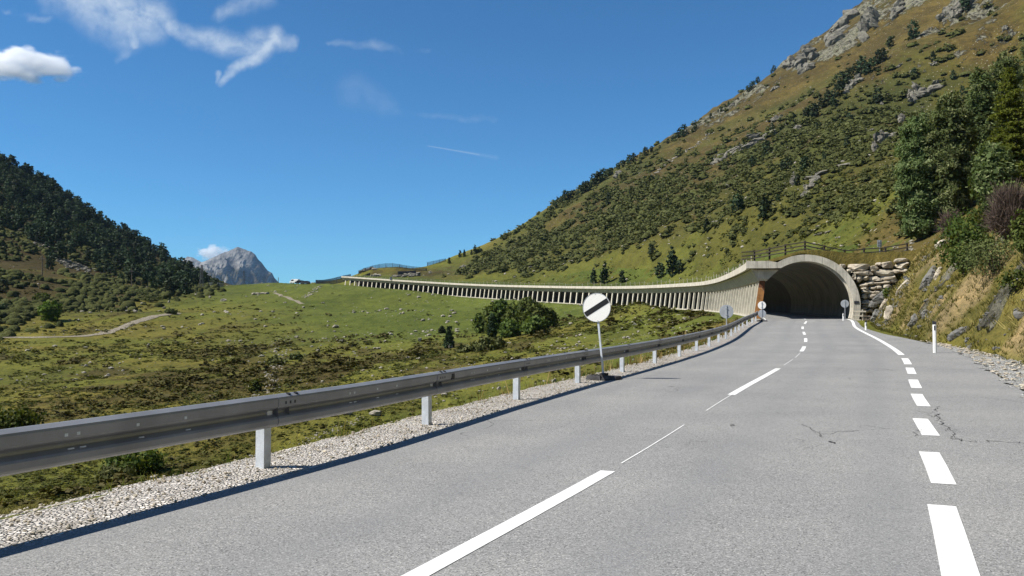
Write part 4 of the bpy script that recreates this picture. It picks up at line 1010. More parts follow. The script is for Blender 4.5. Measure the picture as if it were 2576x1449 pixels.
# loose stones in both verges
r = np.random.default_rng(77); n = 15000; s = SP-145+40+r.random(n)**1.0*105; o = rail_off(s)-.80+1.27*r.random(n)
P = rp(s, 0.0); nn_ = np.stack([np.interp(s, CS, CN[:, q]) for q in range(2)], -1); x = P[:, 0]+nn_[:, 0]*o; y = P[:, 1]+nn_[:, 1]*o
keep = (np.hypot(x, y) < 34); oq = (o-rail_off(s))[keep]; x, y, o, zz = x[keep], y[keep], o[keep], P[keep, 2]; sz = .016+.034*r.random(len(x))**2.5
tag(stones('verge_gravel', x, y, zz-.012-.05*sstep(-.35, -.85, oq)+.1*sz, sz, M['gravel_stone'] if 'gravel_stone' in M else M['rock_pale'], 6, .7), 'loose pale gravel between the guardrail posts and the asphalt', 'gravel', kind='stuff')
n = 2600; s = r.uniform(SP-112, SP-33, n); lo = right_edge(s)-.05; hi = toe_off(s)+.5; o = lo+(hi-lo)*r.random(n)
P = rp(s, 0.0); nn_ = np.stack([np.interp(s, CS, CN[:, q]) for q in range(2)], -1); x = P[:, 0]+nn_[:, 0]*o; y = P[:, 1]+nn_[:, 1]*o; sz = .04+.15*r.random(n)**2
tag(stones('shale_chips', x, y, P[:, 2]+.03+.1*sz, sz, M['rock_pale'], 7, .35), 'broken grey shale along the foot of the cut bank', 'shale', kind='stuff')

# grass blades: verge, bank, gallery mouth
def blades(name, x, y, z, h, mat, seed, per=7, lean=.5):
    r = np.random.default_rng(seed); n = len(x); X = np.repeat(x, per)+r.normal(size=n*per)*.05; Y = np.repeat(y, per)+r.normal(size=n*per)*.05; Z = np.repeat(z, per)-.02
    H = np.repeat(h, per)*(.5+.8*r.random(n*per)); a = r.random(n*per)*6.283; l = lean*H*(.3+r.random(n*per)); b = r.random(n*per)*6.283; w = .004+.010*H
    w = w*np.clip(np.repeat(np.hypot(x, y), per)/14, 1, 6)
    dx, dy = np.cos(b)*w, np.sin(b)*w; p0 = np.stack([X-dx, Y-dy, Z], -1); p1 = np.stack([X+dx, Y+dy, Z], -1)
    tx, ty = X+np.cos(a)*l, Y+np.sin(a)*l; p2 = np.stack([tx+dx*.3, ty+dy*.3, Z+H], -1); p3 = np.stack([tx-dx*.3, ty-dy*.3, Z+H*.97], -1)
    return link(name, quadmesh(name, np.stack([p0, p1, p2, p3], 1), mat, np.clip(np.repeat(.45+.25*r.normal(size=n), per)+.12*r.normal(size=n*per), 0, 1)))
def area(n, dmin, dmax, umin, umax, seed, acc):
    x, y, z, s, o, r = scatter(n, dmin, dmax, umin, umax, acc, seed); return x, y, z, r
def along(n, s0, s1, o0, o1, seed, keep=None):
    r = np.random.default_rng(seed); s = r.uniform(s0, s1, n); o = r.uniform(o0, o1, n)
    if keep is not None: m = keep(s, o, r); s, o = s[m], o[m]
    P = rp(s, 0.0); q = np.stack([np.interp(s, CS, CN[:, c]) for c in range(2)], -1); x = P[:, 0]+q[:, 0]*o; y = P[:, 1]+q[:, 1]*o
    return x, y, ground(x, y), r
x, y, z, r = along(6000, 62, SP-2, -6.4, -3.8, 21, lambda s, o, r: (o < rail_off(s)-.55) & (r.random(len(s)) < sstep(.35, .6, fbm(s/1.3, o/1.1, 61, 3)+.12*(o < rail_off(s)-1))))
tag(blades('verge_grass', x, y, z, .07+.12*r.random(len(x)), M['grass'], 22), 'rough green grass along the outer edge of the gravel verge', 'grass', kind='stuff')
x, y, z, r = area(26000, 9, 62, -500, 1700, 51, lambda x, y, z, s, o, r: (o < -4.9) & (r.random(len(x)) < sstep(.40, .62, fbm(x/1.6, y/1.6, 53, 3))))
tag(blades('meadow_grass', x, y, z, .05+.10*r.random(len(x)), M['meadow_grass'], 52, 6, .8), 'short rough grass over the bank and meadow below the guardrail', 'grass', kind='stuff')
x, y, z, r = along(220, 64, SP-5, -5.2, -4.1, 23)
tag(blades('dry_stalks', x, y, z, .22+.35*r.random(len(x))**2, M['straw'], 24, 2, .35), 'thin dry stalks standing beside the guardrail posts', 'dry grass', kind='stuff')
x, y, z, r = along(2600, SP-70, SP-1, -12, -4.3, 25, lambda s, o, r: r.random(len(s)) < sstep(.40, .6, fbm(s/4, o/2.5, 65, 3)+.0))
tag(blades('straw_grass', x, y, z, .15+.30*r.random(len(x)), M['straw'], 26, 6, .4), 'straw coloured grass on the slope left of the gallery mouth', 'dry grass', kind='stuff')
def bankpts(n, seed, d0, d1, thr):
    return along(n, SP-125, SP-1, 4.6, 15, seed, lambda s, o, r: ((o-toe_off(s)) > d0) & ((o-toe_off(s)) < d1) & (r.random(len(s)) < sstep(thr, thr+.2, fbm(s/2.4, o/1.8, seed, 3))))
n = 1500; s = r.uniform(SP-70, SP-2, n); d = r.random(n)**1.4*5.5; o = toe_off(s)+d; m = fbm(s/3.0, d/5.5, 99, 3) > .47; s, o = s[m], o[m]; P = rp(s, 0.0)
q_ = np.stack([np.interp(s, CS, CN[:, c]) for c in range(2)], -1); x = P[:, 0]+q_[:, 0]*o; y = P[:, 1]+q_[:, 1]*o; z = ground(x, y); sz = .08+.42*r.random(len(x))**3
tag(stones('bank_rubble', x, y, z+.02, sz, M['slate'], 33, .8), 'small broken rocks sticking out of the cut bank', 'rubble', kind='stuff')
x, y, z, r = bankpts(26000, 27, -.3, 9, .30)
tag(blades('bank_grass', x, y, z, .06+.14*r.random(len(x)), M['bank_grass'], 28, 7, .9), 'green and yellow grass tussocks over the cut bank', 'grass', kind='stuff')
x, y, z, r = bankpts(16000, 29, .6, 6.0, .33); k = r.random(len(x)) < sstep(14, 30, y)*.8+.12
tag(blades('bank_straw', x[k], y[k], z[k], .10+.24*r.random(k.sum()), M['straw'], 30, 7, 1.1), 'dry hanging grass on the rocky face of the cut bank', 'dry grass', kind='stuff')
# ------------------------------------------------------------------ far peak
def far_peak():
    prof = [(300,730),(380,700),(440,668),(471,643),(482,645),(494,651),(506,657),(526,650),(544,642),(559,634),(570,630),(587,623.5),(597.8,618),(605,621.5),(616,626),(631,631),(640.5,638),(648,650),(660,662),(672,679),(683,685),(689,698),(703,711),(730,735),(800,760)]
    us = np.array([p[0] for p in prof], float); vs = np.array([p[1] for p in prof], float); D0 = 5200.0
    na, nr = 300, 190; U = np.linspace(290, 810, na); ridge = np.interp(U, us, vs)
    ridge = ridge-3.2*(ridged(U/13, U*0, 3, 4)-.62)*sstep(745, 690, ridge)
    X = (U-1288)/FPX*D0; zr = CAMH+(798-ridge)/FPX*D0
    t = np.linspace(-1, 1, nr); G, TT = np.meshgrid(np.arange(na), t, indexing='ij'); x = X[G]; zt = zr[G]
    # front side falls towards us with spurs, back side falls away
    yy = D0+TT*1150; a = np.abs(TT)+1e-4
    spur = (ridged(x/300+TT*1.2, TT*1.6, 13, 4)-.95)*620*a**.7*np.exp(-a*1.0)
    zz = zt-(a**.88)*(zt+60)*1.0+spur*sstep(0, .12, a)*np.clip((zt+40)/300, 0, 1)+(ridged(x/60+TT*2, yy/85, 33, 5)-.9)*90*sstep(0, .1, a)*np.clip((zt+60)/300, 0, 1)
    xx = x+(fbm(x/90, yy/90, 35, 3)-.5)*70*sstep(0, .1, a)
    # a dark grassy foothill in front of the cliffs
    f2 = np.exp(-((x+1560)/260)**2)*150*np.exp(-((TT+.62)/.22)**2)+np.exp(-((x+1330)/330)**2)*110*np.exp(-((TT+.8)/.2)**2)
    zz = zz+f2
    i = np.arange((na-1)*nr).reshape(-1, nr)[:, :-1]; f = np.stack([i, i+nr, i+nr+1, i+1], -1).reshape(-1, 4)
    m, N = newmat('limestone_peak'); p = pos_nodes(N); q = N.n('ShaderNodeMapping', {'Vector': p, 'Rotation': (0,.5,0), 'Scale': (.011,.008,.020)}).outputs[0]
    n1 = N.noise(q, 1.0, 8, .68, .3); c = N.mix(N.ramp(n1, .35, .62), (.13,.13,.132), (.28,.272,.26))
    nz = N.n('ShaderNodeSeparateXYZ', {0: N.n('ShaderNodeNewGeometry').outputs['Normal']}).outputs[2]; hz = N.n('ShaderNodeSeparateXYZ', {0: p}).outputs[2]
    gr = N.math('MULTIPLY', N.ramp(N.math('ADD', hz, N.math('MULTIPLY', n1, 150)), 400, 300), N.ramp(nz, .25, .55))
    c = N.mix(gr, c, N.mix(N.ramp(N.noise(p, .02, 5, .7), .4, .6), (.05,.045,.028), (.085,.07,.035)))
    finish(N, c, .95, n1, 1.0, 35, 0, .1)
    me = npmesh('far_peak', np.stack([xx, yy, zz], -1), f, m, None, False)
    return tag(link('mountain', me), kind='structure')
far_peak()

# ------------------------------------------------------------------ road signs, delineators
def facing(p):   # rotation that turns +(-y) towards the approaching driver
    s, o, z = so([p[0]], [p[1]]); return -heading(float(s[0]))
def disc(mb, c, r, th, rot, mi=0, n=40, rim=True):
    mb.prism([Vector(c)+rot@Vector((r*cos(2*pi*k/n), 0, r*sin(2*pi*k/n))) for k in range(n)], rot@Vector((0, th, 0)), mi)
def road_sign(name, label, U, Vb, D, o, z_disc, r, back=False, lean=0.0, lean_f=0.0, bar=False, base=True, second=None, face='sign_white', yaw=None, group=None):
    s = float(CS[np.argmin(np.abs(rp(CS, o)[:300, 1]-D))]); p = rp(s, o); q = at(U, Vb, p[1]); p = np.array([q[0], p[1], p[2]-.01])
    g = empty(name, tuple(p), label, 'road sign', group); yw = facing(p) if yaw is None else yaw
    rot = Matrix.Rotation(yw, 3, 'Z')@Matrix.Rotation(lean, 3, 'Y')@Matrix.Rotation(lean_f, 3, 'X')
    H = z_disc+r*.9; mb = MB()
    mb.box(rot@Vector((0, 0, H/2)), (.048, .032, H), rot); mb.build('pole', [M['post_zinc'] if not back else M['sign_back']], g, bevel=.004)
    def plate(zc, nm, mat, s_=1):
        m2 = MB(); y0 = (-.034 if not back else .018); disc(m2, rot@Vector((0, y0, zc)), r, .014, rot); d = m2.build(nm, [mat], g, bevel=.003)
        m3 = MB(); n = 40
        y1 = y0-.004 if not back else y0+.004
        rim = [rot@Vector((0, y1, zc))+rot@Vector(((r+.006)*cos(2*pi*k/n), 0, (r+.006)*sin(2*pi*k/n))) for k in range(n)]
        ri2 = [rot@Vector((0, y1, zc))+rot@Vector(((r-.004)*cos(2*pi*k/n), 0, (r-.004)*sin(2*pi*k/n))) for k in range(n)]; dv = rot@Vector((0, .022, 0))
        vs = rim+ri2+[v+dv for v in rim]+[v+dv for v in ri2]
        fs = [(k, (k+1) % n, n+(k+1) % n, n+k) for k in range(n)]+[(2*n+k, 3*n+k, 3*n+(k+1) % n, 2*n+(k+1) % n) for k in range(n)]+[(k, 2*n+k, 2*n+(k+1) % n, (k+1) % n) for k in range(n)]
        m3.add(vs, fs); m3.build('rim', [M['sign_back']], d)
        return d
    d = plate(z_disc, 'sign_disc', M[face])
    if bar:  # black bar that rises to the right, clipped by the disc
        w = .062; a = R(26); rr = r-.012; yy = -.0385; pts = []
        for sgn in (1, -1):
            for k in range(9):
                b = (-math.asin(w/rr)+2*math.asin(w/rr)*k/8); pts.append((sgn*rr*cos(b), sgn*rr*sin(b)))
        m2 = MB(); m2.prism([rot@Vector((x*cos(a)-z*sin(a), yy, z_disc+x*sin(a)+z*cos(a))) for x, z in pts], rot@Vector((0, .0035, 0)))
        m2.build('black_bar', [M['black']], d)
        m2 = MB()
        for zz in (z_disc+r*.93, z_disc-r*.93): disc(m2, rot@Vector((0, -.040, zz)), .009, .01, rot, 0, 10)
        m2.build('bolt', [M['sign_back']], d)
    if back:
        m2 = MB()
        for zz in (z_disc+r*.45, z_disc-r*.45): m2.box(rot@Vector((0, .0, zz)), (.10, .05, .03), rot)
        m2.build('clamp', [M['sign_back']], d)
    if second:
        plate(second, 'lower_sign_disc', M['sign_back'])
    if base:
        rb = Matrix.Rotation(yw-.12, 3, 'Z'); mb = MB()
        for k, (dx, w) in enumerate(((-.205, .40), (.205, .40))):
            pts = [(-w/2,-.19,0),(w/2,-.19,0),(w/2,.19,0),(-w/2,.19,0),(-w/2+.03,-.16,.10),(w/2-.03,-.16,.10),(w/2-.03,.16,.10),(-w/2+.03,.16,.10)]
            mb.hexa([rb@Vector((a+dx, b, c)) for a, b, c in pts])
        for dx in (-.3, -.2, -.1): mb.box(rb@Vector((dx, 0, .105)), (.03, .24, .03), rb)
        mb.box(rb@Vector((0, 0, .11)), (.16, .20, .10), rb)
        mb.build('foot_block', [M['rubber']], g, bevel=.008)
    return g
road_sign('traffic_sign', 'round white road sign with slanting black bar, in front of the guardrail', 1519, 947, 21.4, -3.52, 1.74, .345, bar=True, lean=-.095, lean_f=0)
road_sign('traffic_sign', 'grey back of a round sign on a pole behind the far guardrail', 1828, 838, 45.5, -3.62, 1.42, .345, back=True, lean=.0, base=False, face='sign_back')
road_sign('traffic_sign', 'pole with two small round signs one above the other left of the tunnel mouth', 1917, 808, 71.5, -3.2, 1.30, .315, back=True, base=True, second=.62, face='sign_white')
road_sign('traffic_sign', 'small round grey sign back on a pole beside the right leg of the arch', 2126, 809, 71.5, 3.9, 1.34, .31, back=True, base=False, face='sign_back')
def delineator(U, Vb, H, D, label):
    p = at(U, Vb, D); z = float(ground([p[0]], [p[1]])[0]); g = empty('delineator_post', (p[0], p[1], min(z, p[2])-.02), label, 'marker post', 'white delineator posts along the right edge of the road', facing(p))
    lz = .05; dz = p[2]-(min(z, p[2])-.02)
    def prof(w, d): return [(-w/2, -d*.2), (-w*.22, -d*.5), (w*.22, -d*.5), (w/2, -d*.2), (w*.42, d*.5), (-w*.42, d*.5)]
    mb = MB(); mb.prism([(x, y, 0) for x, y in prof(.125, .10)], (0, 0, dz+H-.13)); mb.build('post_body', [M['white_plastic']], g)
    mb = MB(); z0 = dz+H-.13
    mb.hexa([Vector((x, y, z0)) for x, y in ((-.0635,-.052),(.0635,-.052),(.0635,.052),(-.0635,.052))]+[Vector((x, y, z0+.13-.03*(x > 0))) for x, y in ((-.0635,-.05),(.0635,-.05),(.0635,.05),(-.0635,.05))])
    mb.build('black_cap', [M['steel_dark']], g, bevel=.008)
    mb = MB(); mb.box((0, -.052, z0-.13), (.04, .008, .17)); mb.build('reflector', [M['black']], g, bevel=.002)
delineator(2351.5, 876, 1.0, 32.5, 'tallest and nearest white marker post, with a black cap, below the cut bank')
delineator(2178.5, 838, .80, 56, 'white marker post with black cap midway between the tunnel mouth and the nearest post')
delineator(2121.7, 808, .74, 71.0, 'white marker post right beside the right leg of the tunnel arch')

# ------------------------------------------------------------------ fence over the portal, notice, gate, boulder wall
def Z8(x, y): return 1823.9+x*.1953, 597.5+y*.1953
def rail_fence():
    pts = [(378,262),(573,258),(778,207),(1030,168),(1280,222),(1543,280),(1790,265),(2068,243),(2345,160)]; tops = [170,132,90,45,104,160,140,120,70]
    D = np.array([80.5,80.3,80.2,80.2,80.4,80.6,80.8,81,81.2]); P = []
    g = None
    for (x, y), t, d in zip(pts, tops, D):
        U, V = Z8(x, y); p = at(U, V, d); zz = float(ground([p[0]], [d], True, True)[1][0]); P.append((p, Z8(x, t)[1], zz))
    g = empty('wooden_fence', tuple(P[3][0]), 'weathered three rail wooden fence on the grass above the tunnel arch', 'fence'); inv = Vector(g.location)
    H = []
    for k, (p, vt, zz) in enumerate(P):
        top = at(0, vt, p[1])[2]; mb = MB(); z0 = min(zz, p[2])-.15
        mb.box((p[0]-inv.x, p[1]-inv.y, (z0+top)/2-inv.z), (.13, .13, top-z0), Matrix.Rotation(.3, 3, 'Z')); mb.box((p[0]-inv.x, p[1]-inv.y, top-inv.z), (.19, .17, .06))
        mb.build('post', [M['wood_dark']], g, bevel=.01); H.append((p, top))
    H2 = [(np.array([H[0][0][0]-1.15, H[0][0][1]-.1, 0]), H[0][1]-.10)]+H
    for k in range(len(H2)-1):
        (p, a), (q, b) = H2[k], H2[k+1]
        for dz in (.08, .40, .70):
            mb = MB(); j = random.uniform(-.03, .03)
            mb.bar(Vector((p[0]-inv.x-.08, p[1]-.09-inv.y, a-dz-inv.z+j)), Vector((q[0]-inv.x+.08, q[1]-.09-inv.y, b-dz-inv.z)), .05, .10)
            mb.build('rail', [M['wood']], g, bevel=.008)
rail_fence()
def notice():
    U, V = Z8(1993, 160); D = 83.5; p = at(U, V, D); zz = float(ground([p[0]], [D], True, True)[1][0])
    g = empty('notice_board', (p[0], p[1], zz-.1), 'small grey notice seen from behind on a post beyond the wooden fence', 'sign'); k = D*.0000876
    top = at(0, Z8(0, 33)[1], D)[2]-zz+.1; bot = at(0, Z8(0, 122)[1], D)[2]-zz+.1
    mb = MB(); mb.box((0, 0, top/2-.02), (.05, .05, top)); mb.build('post', [M['sign_back']], g)
    mb = MB(); mb.box((0, .04, (top+bot)/2), (.42, .03, top-bot)); mb.build('panel', [M['sign_back']], g, bevel=.004)
    mb = MB(); mb.box((0, -.005, (top+bot)/2+.12), (.36, .05, .04)); mb.box((0, -.005, (top+bot)/2-.12), (.36, .05, .04)); mb.build('bracket', [M['sign_back']], g)
notice()
def local_portal(x8, y8, d):   # a point in the plane of the portal
    n = (x8-360)*.0065; z = (1045-y8)*.0065; p = rp(SP+d, n-GO); return Vector((p[0], p[1], p[2]+z))
def gate():
    o = local_portal(1640, 1080, -1.3); g = empty('wooden_gate', tuple(o), 'pale wooden barrier of three boards with a grey pasture gate beside the right arch leg', 'gate')
    def L(x, y, d=-1.3): return local_portal(x, y, d)-o
    for x in (1566, 1672):
        mb = MB(); mb.bar(L(x, 1100), L(x, 915), .09, .09); mb.build('post', [M['wood_pale']], g, bevel=.006)
    for y0, y1, x1 in ((938, 940, 1712), (988, 996, 1674), (1040, 1046, 1650)):
        mb = MB(); mb.bar(L(1556, y0, -1.37), L(x1, y1, -1.37), .035, .12); mb.build('board', [M['wood_pale']], g, bevel=.006)
    mb = MB()
    for x in (1680, 1712, 1746, 1786): mb.bar(L(x, 1112, -1.5), L(x, 985, -1.5), .06, .06)
    for y in (1000, 1040, 1085): mb.bar(L(1676, y-6, -1.56), L(1790, y+6, -1.56), .03, .09)
    mb.bar(L(1676, 1090, -1.6), L(1786, 1000, -1.6), .03, .07); mb.build('gate_leaf', [M['wood']], g, bevel=.005)
gate()
M['soil'] = simple('dark_soil', (.085,.075,.032), .95, 0, .45, 2, 12, .8, .1)
def boulder_wall():
    B = [(1462,362,75,46),(1655,380,235,76),(1840,396,125,66),(1890,343,64,40),(1990,357,148,78),(2165,302,165,52),(2172,370,150,78),(1705,456,215,72),(1940,446,235,82),(2100,440,118,58),(1664,532,72,84),(1735,520,66,50),(1842,526,172,56),(2012,512,176,78),(1712,612,92,54),(1800,590,92,56),(1935,582,165,36),(1730,655,98,48),(1832,650,108,44),(1905,645,80,44),(1760,697,122,60),(1872,702,104,52),(1728,757,72,62),(1822,750,120,62),(1915,760,90,54),(1742,822,102,58),(1826,830,90,52),(1728,872,82,42),(1800,880,80,48),(1716,908,66,36),(1740,945,80,40),(1715,985,70,46),(1725,1030,80,50),(1790,935,70,50),(2060,560,110,50),(2000,640,110,60),(2200,440,110,60),(1545,430,70,60),(1600,505,60,70)]
    o = local_portal(1850, 1045, .35); g = empty('boulder_wall', tuple(o), 'retaining wall of big pale boulders between the tunnel arch and the rocky bank', 'stone wall')
    r = random.Random(5)
    for (x, y, w, h) in B:
        bm = bmesh.new(); bmesh.ops.create_icosphere(bm, subdivisions=3, radius=1.0); sd = r.randrange(999)
        ax = [Vector((r.gauss(0, 1), r.gauss(0, 1), r.gauss(0, 1))).normalized() for _ in range(16)]; ct = [r.uniform(.62, .90) for _ in ax]
        c = local_portal(x, y, .35)-o; h_ = heading(SP); rot = Matrix.Rotation(-h_, 3, 'Z')@Matrix.Rotation(r.uniform(-.10, .10), 3, 'Y')
        for v in bm.verts:
            q = v.co.copy(); q = Vector([math.copysign(abs(t)**.5, t) for t in q])
            for a, k in zip(ax, ct):
                d = q.dot(a)-k*1.12
                if d > 0: q -= a*d*.97
            q *= 1+.22*(fbm(np.array([q.x*2.2+sd]), np.array([q.z*2.2+q.y*1.4]), sd, 4)[0]-.5)+.10*(ridged(np.array([q.x*3+sd]), np.array([q.z*5+q.y]), sd, 3)[0]-.6)
            v.co = c+rot@Vector((q.x*w*.0065*.60, q.y*.55, q.z*h*.0065*.62))
        me = bpy.data.meshes.new('boulder'); bm.to_mesh(me); bm.free(); me.materials.append(M['rock_pale']); link('boulder', me, g)
    mb = MB(); poly = [local_portal(*q, .62)-o for q in ((1440,345),(1560,325),(1760,330),(1900,318),(2100,290),(2270,285),(2330,420),(2150,640),(2000,800),(1800,1130),(1600,1130),(1600,600))]
    mb.prism(poly, local_portal(1600, 600, 1.3)-local_portal(1600, 600, .62)); mb.build('earth_backing', [M['soil']], g)
boulder_wall()

# ------------------------------------------------------------------ thin stake fence along the gallery's edge
def stake_fence():
    g = empty('stake_fence', (0, 0, 0), 'thin pale wooden stakes in a row along the grassy edge of the gallery roof', 'fence'); r = random.Random(9); tops = []
    s = SP+12.0; k = 0
    while s < SE-4 and k < 98:
        p = rp(s, -GO+.35); z = p[2]+4.95; H = r.uniform(.75, 1.25); a, b = r.uniform(-.12, .12), r.uniform(-.12, .12); mb = MB()
        mb.tube([(p[0], p[1], z-.3), (p[0]+a*H, p[1]+b*H, z+H)], [.05, .04], 6); mb.build('stake', [M['wood_pale']], g); tops.append((p[0]+a*H*.7, p[1]+b*H*.7, z+H*.7)); s += 3.72+r.uniform(-.4, .4); k += 1
    mb = MB(); mb.tube(tops, .008, 4); mb.build('wire', [M['sign_back']], g)
stake_fence()

# ------------------------------------------------------------------ snow fences on the knoll
def Z4(x, y): return 754.7+x*.2441, 616.4+y*.2441
def snow_fence(label, bottoms, tops, D, dense, step=3.2):
    px = [Z4(*b) for b in bottoms]; P = []
    for (U, V) in px:
        q = at(U, V, D); z = float(ground([q[0]], [D], True, True)[1][0]); P.append(np.array([q[0], D if not callable(D) else D, z]))
    P = np.array(P); xs = P[:, 0]; L = np.r_[0, np.cumsum(np.linalg.norm(np.diff(P[:, :2], axis=0), axis=1))]
    tv = np.array([at(0, Z4(*t)[1], D)[2] for t in tops])
    g = empty('snow_fence', tuple(P[0]), label, 'snow fence', 'snow fences on the knoll above the gallery'); o = Vector(g.location)
    n = int(L[-1]/step)+1; S = np.linspace(0, L[-1], n); X = np.interp(S, L, P[:, 0]); Y = np.interp(S, L, P[:, 1]); zg = ground(X, Y, True, True)[1]; zb = zg+.05; hh = np.interp(S, L, tv)-np.interp(S, L, [at(0, v, D)[2] for _, v in px]); zt = smooth(np.stack([X, Y, zg], 1), 3)[:, 2]+np.maximum(hh, 1.6)
    for k in range(n):
        mb = MB(); mb.bar(Vector((X[k], Y[k], min(zg[k], zb[k])-.4))-o, Vector((X[k], Y[k], zt[k]))-o, .22, .22); mb.build('post', [M['steel_dark']], g)
        if k % 2 == 0:
            mb = MB(); mb.bar(Vector((X[k], Y[k]+.1, zt[k]-.3))-o, Vector((X[k], Y[k]+2.2, float(ground([X[k]], [Y[k]+2.2], True, True)[1][0])-.2))-o, .12, .12); mb.build('brace', [M['steel_dark']], g)
    mb = MB(); nb = 9 if not dense else 10
    for k in range(n-1):
        for j in range(nb):
            t = (j+.4)/nb; a = zb[k]+(zt[k]-zb[k])*t; b = zb[k+1]+(zt[k+1]-zb[k+1])*t
            mb.bar(Vector((X[k], Y[k]-.13, a))-o, Vector((X[k+1], Y[k+1]-.13, b))-o, .05, (.10 if not dense else .22))
        for j in range(1, 4 if not dense else 8):
            t = j/(4 if not dense else 8); xx = X[k]+(X[k+1]-X[k])*t; yy = Y[k]+(Y[k+1]-Y[k])*t
            mb.bar(Vector((xx, yy-.2, zb[k]+(zb[k+1]-zb[k])*t+.1))-o, Vector((xx, yy-.2, zt[k]+(zt[k+1]-zt[k])*t))-o, .06, .07)
    mb.build('slats', [M['fence_slat']], g)
M['fence_slat'] = simple('bluish_fence_slats', (.06,.065,.085), .7, .1, .2, 2, 10, .1)
snow_fence('long curving snow fence of bluish slats on the skyline of the knoll', [(605,228),(650,214),(700,205),(780,201),(870,201),(930,206),(990,216),(1050,231),(1130,222),(1220,210),(1305,199)], [(605,186),(640,168),(700,160),(780,155),(870,152),(935,155),(990,170),(1050,192),(1130,186),(1220,172),(1305,164)], 457.0, False)
snow_fence('short straight snow fence climbing the hillside right of the curving one', [(1312,197),(1360,182),(1430,160),(1500,134)], [(1312,160),(1360,146),(1430,124),(1500,104)], 492.0, False)
snow_fence('dark snow fence ending at the saddle beside the parked cars', [(163,382),(250,377),(340,368),(430,362),(500,352),(520,348)], [(163,334),(250,330),(340,310),(430,296),(500,290),(520,288)], 447.0, True)
snow_fence('low dark snow fence in front of the knoll boulders', [(512,352),(600,346),(720,338)], [(512,318),(600,314),(720,310)], 436.0, True)
snow_fence('small snow fence half hidden on the slope right of the heaped stone wall', [(1010,312),(1100,318),(1192,320)], [(1010,300),(1100,291),(1192,279)], 432.0, True)

# ------------------------------------------------------------------ boulders and outcrops
def rock_mesh(name, blobs, mat, seed, mb_sub=3):
    """blobs: (centre, size(3), tilt) joined into one weathered rock"""
    r = random.Random(seed); V, F = [], []; b = 0
    for c, sz, rot in blobs:
        bm = bmesh.new(); bmesh.ops.create_icosphere(bm, subdivisions=mb_sub, radius=.5)
        ax = [Vector((r.gauss(0, 1), r.gauss(0, 1), r.gauss(0, 1))).normalized() for _ in range(22)]; ct = [r.uniform(.24, .42) for _ in ax]
        for v in bm.verts:
            for a, k in zip(ax, ct):
                d = v.co.dot(a)
                if d > k: v.co -= a*(d-k)
        P = np.array([v.co[:] for v in bm.verts]); P = P*(1+.55*(ridged(P[:, 0]*5+b, P[:, 2]*2+P[:, 1]*2, seed, 4)-.6)+.25*(fbm(P[:, 0]*9+P[:, 1]*7+b, P[:, 2]*9, seed, 3)-.5))[:, None]*np.array(sz)
        P = P@np.array(rot.to_3x3()).T+np.array(c); V.append(P); F.append(np.array([[v.index for v in f.verts] for f in bm.faces])+b); b += len(P); bm.free()
    return npmesh(name, np.concatenate(V), np.concatenate(F), mat)
def boulder(U, V, wpx, hpx, label, mat='stone', group='boulders lying in the valley meadow', flat=1.0):
    p = hit(U, V, 24); k = p[1]/FPX; w, h = wpx*k, hpx*k; r = random.Random(int(U*7+V))
    bl = [((0, 0, h*.30), (w*1.1, w*.8, h*1.25), Matrix.Rotation(r.uniform(-.3, .3), 4, 'Z'))]
    if w > 2.5*h: bl = [((w*(t-.5)*.8, r.uniform(-.1, .1)*w, h*.25), (w*.5, w*.3, h*r.uniform(.9, 1.4)), Matrix.Rotation(r.uniform(-.5, .5), 4, 'Z')) for t in (0, .3, .62, 1)]
    o = link('boulder', rock_mesh('boulder', bl, M[mat], int(U+V)), None, (p[0], p[1], p[2])); tag(o, label, 'boulder', group); return o
for U, V, w, h, lab in ((945,1047,40,20,'biggest grey boulder just beyond the guardrail, left of the second post'),(872,1044,30,14,'grey boulder half sunk in grass, left of the biggest boulder by the guardrail'),(1133,876,14,13,'grey boulder at the foot of the dark spruce in the heath'),(1056,860,13,13,'upright pale boulder in the heath left of the dark spruce'),(845,826,18,10,'flat topped grey boulder at the edge of the bright green meadow'),(373,872,8,9,'single white stone alone on the green meadow below the track'),(655,741,40,8,'long low row of grey boulders on the saddle meadow'),(528,750,10,8,'brown boulder left of the pair on the slope below the hut'),(562,758,22,9,'dark brown boulder pair on the slope below the hut'),(1063,808,14,8,'pale boulder at the upper edge of the heath'),(1142,790,14,6,'pale flat boulder below the gallery left of the bushes'),(1298,905,22,8,'flat pale slab on the slope below the alder bushes'),(1265,866,36,8,'long pale slab at the foot of the alder bushes'),(640,1150,26,9,'flat grey stone just left of the nearest guardrail post'),(390,1205,22,10,'dark stone below the guardrail beside the low bush'),(1118,995,20,9,'small grey boulder below the rail between second and third post'),(1255,980,16,10,'rounded grey boulder near the third guardrail post'),(920,1190,0,0,None),(413,777,10,8,'pale boulder by the stream above the track bend'),(425,762,8,7,'smaller pale boulder upslope of the track bend'),(1395,962,26,11,'brownish boulder in the grass left of the fourth guardrail post'),(1200,940,18,7,'flat pale stone just above the guardrail in the middle'),(300,1105,18,9,'grey stone in the grass just above the left guardrail'),(260,1093,14,7,'small pale stone just above the left guardrail')):
    if lab: boulder(U, V, w, h, lab)
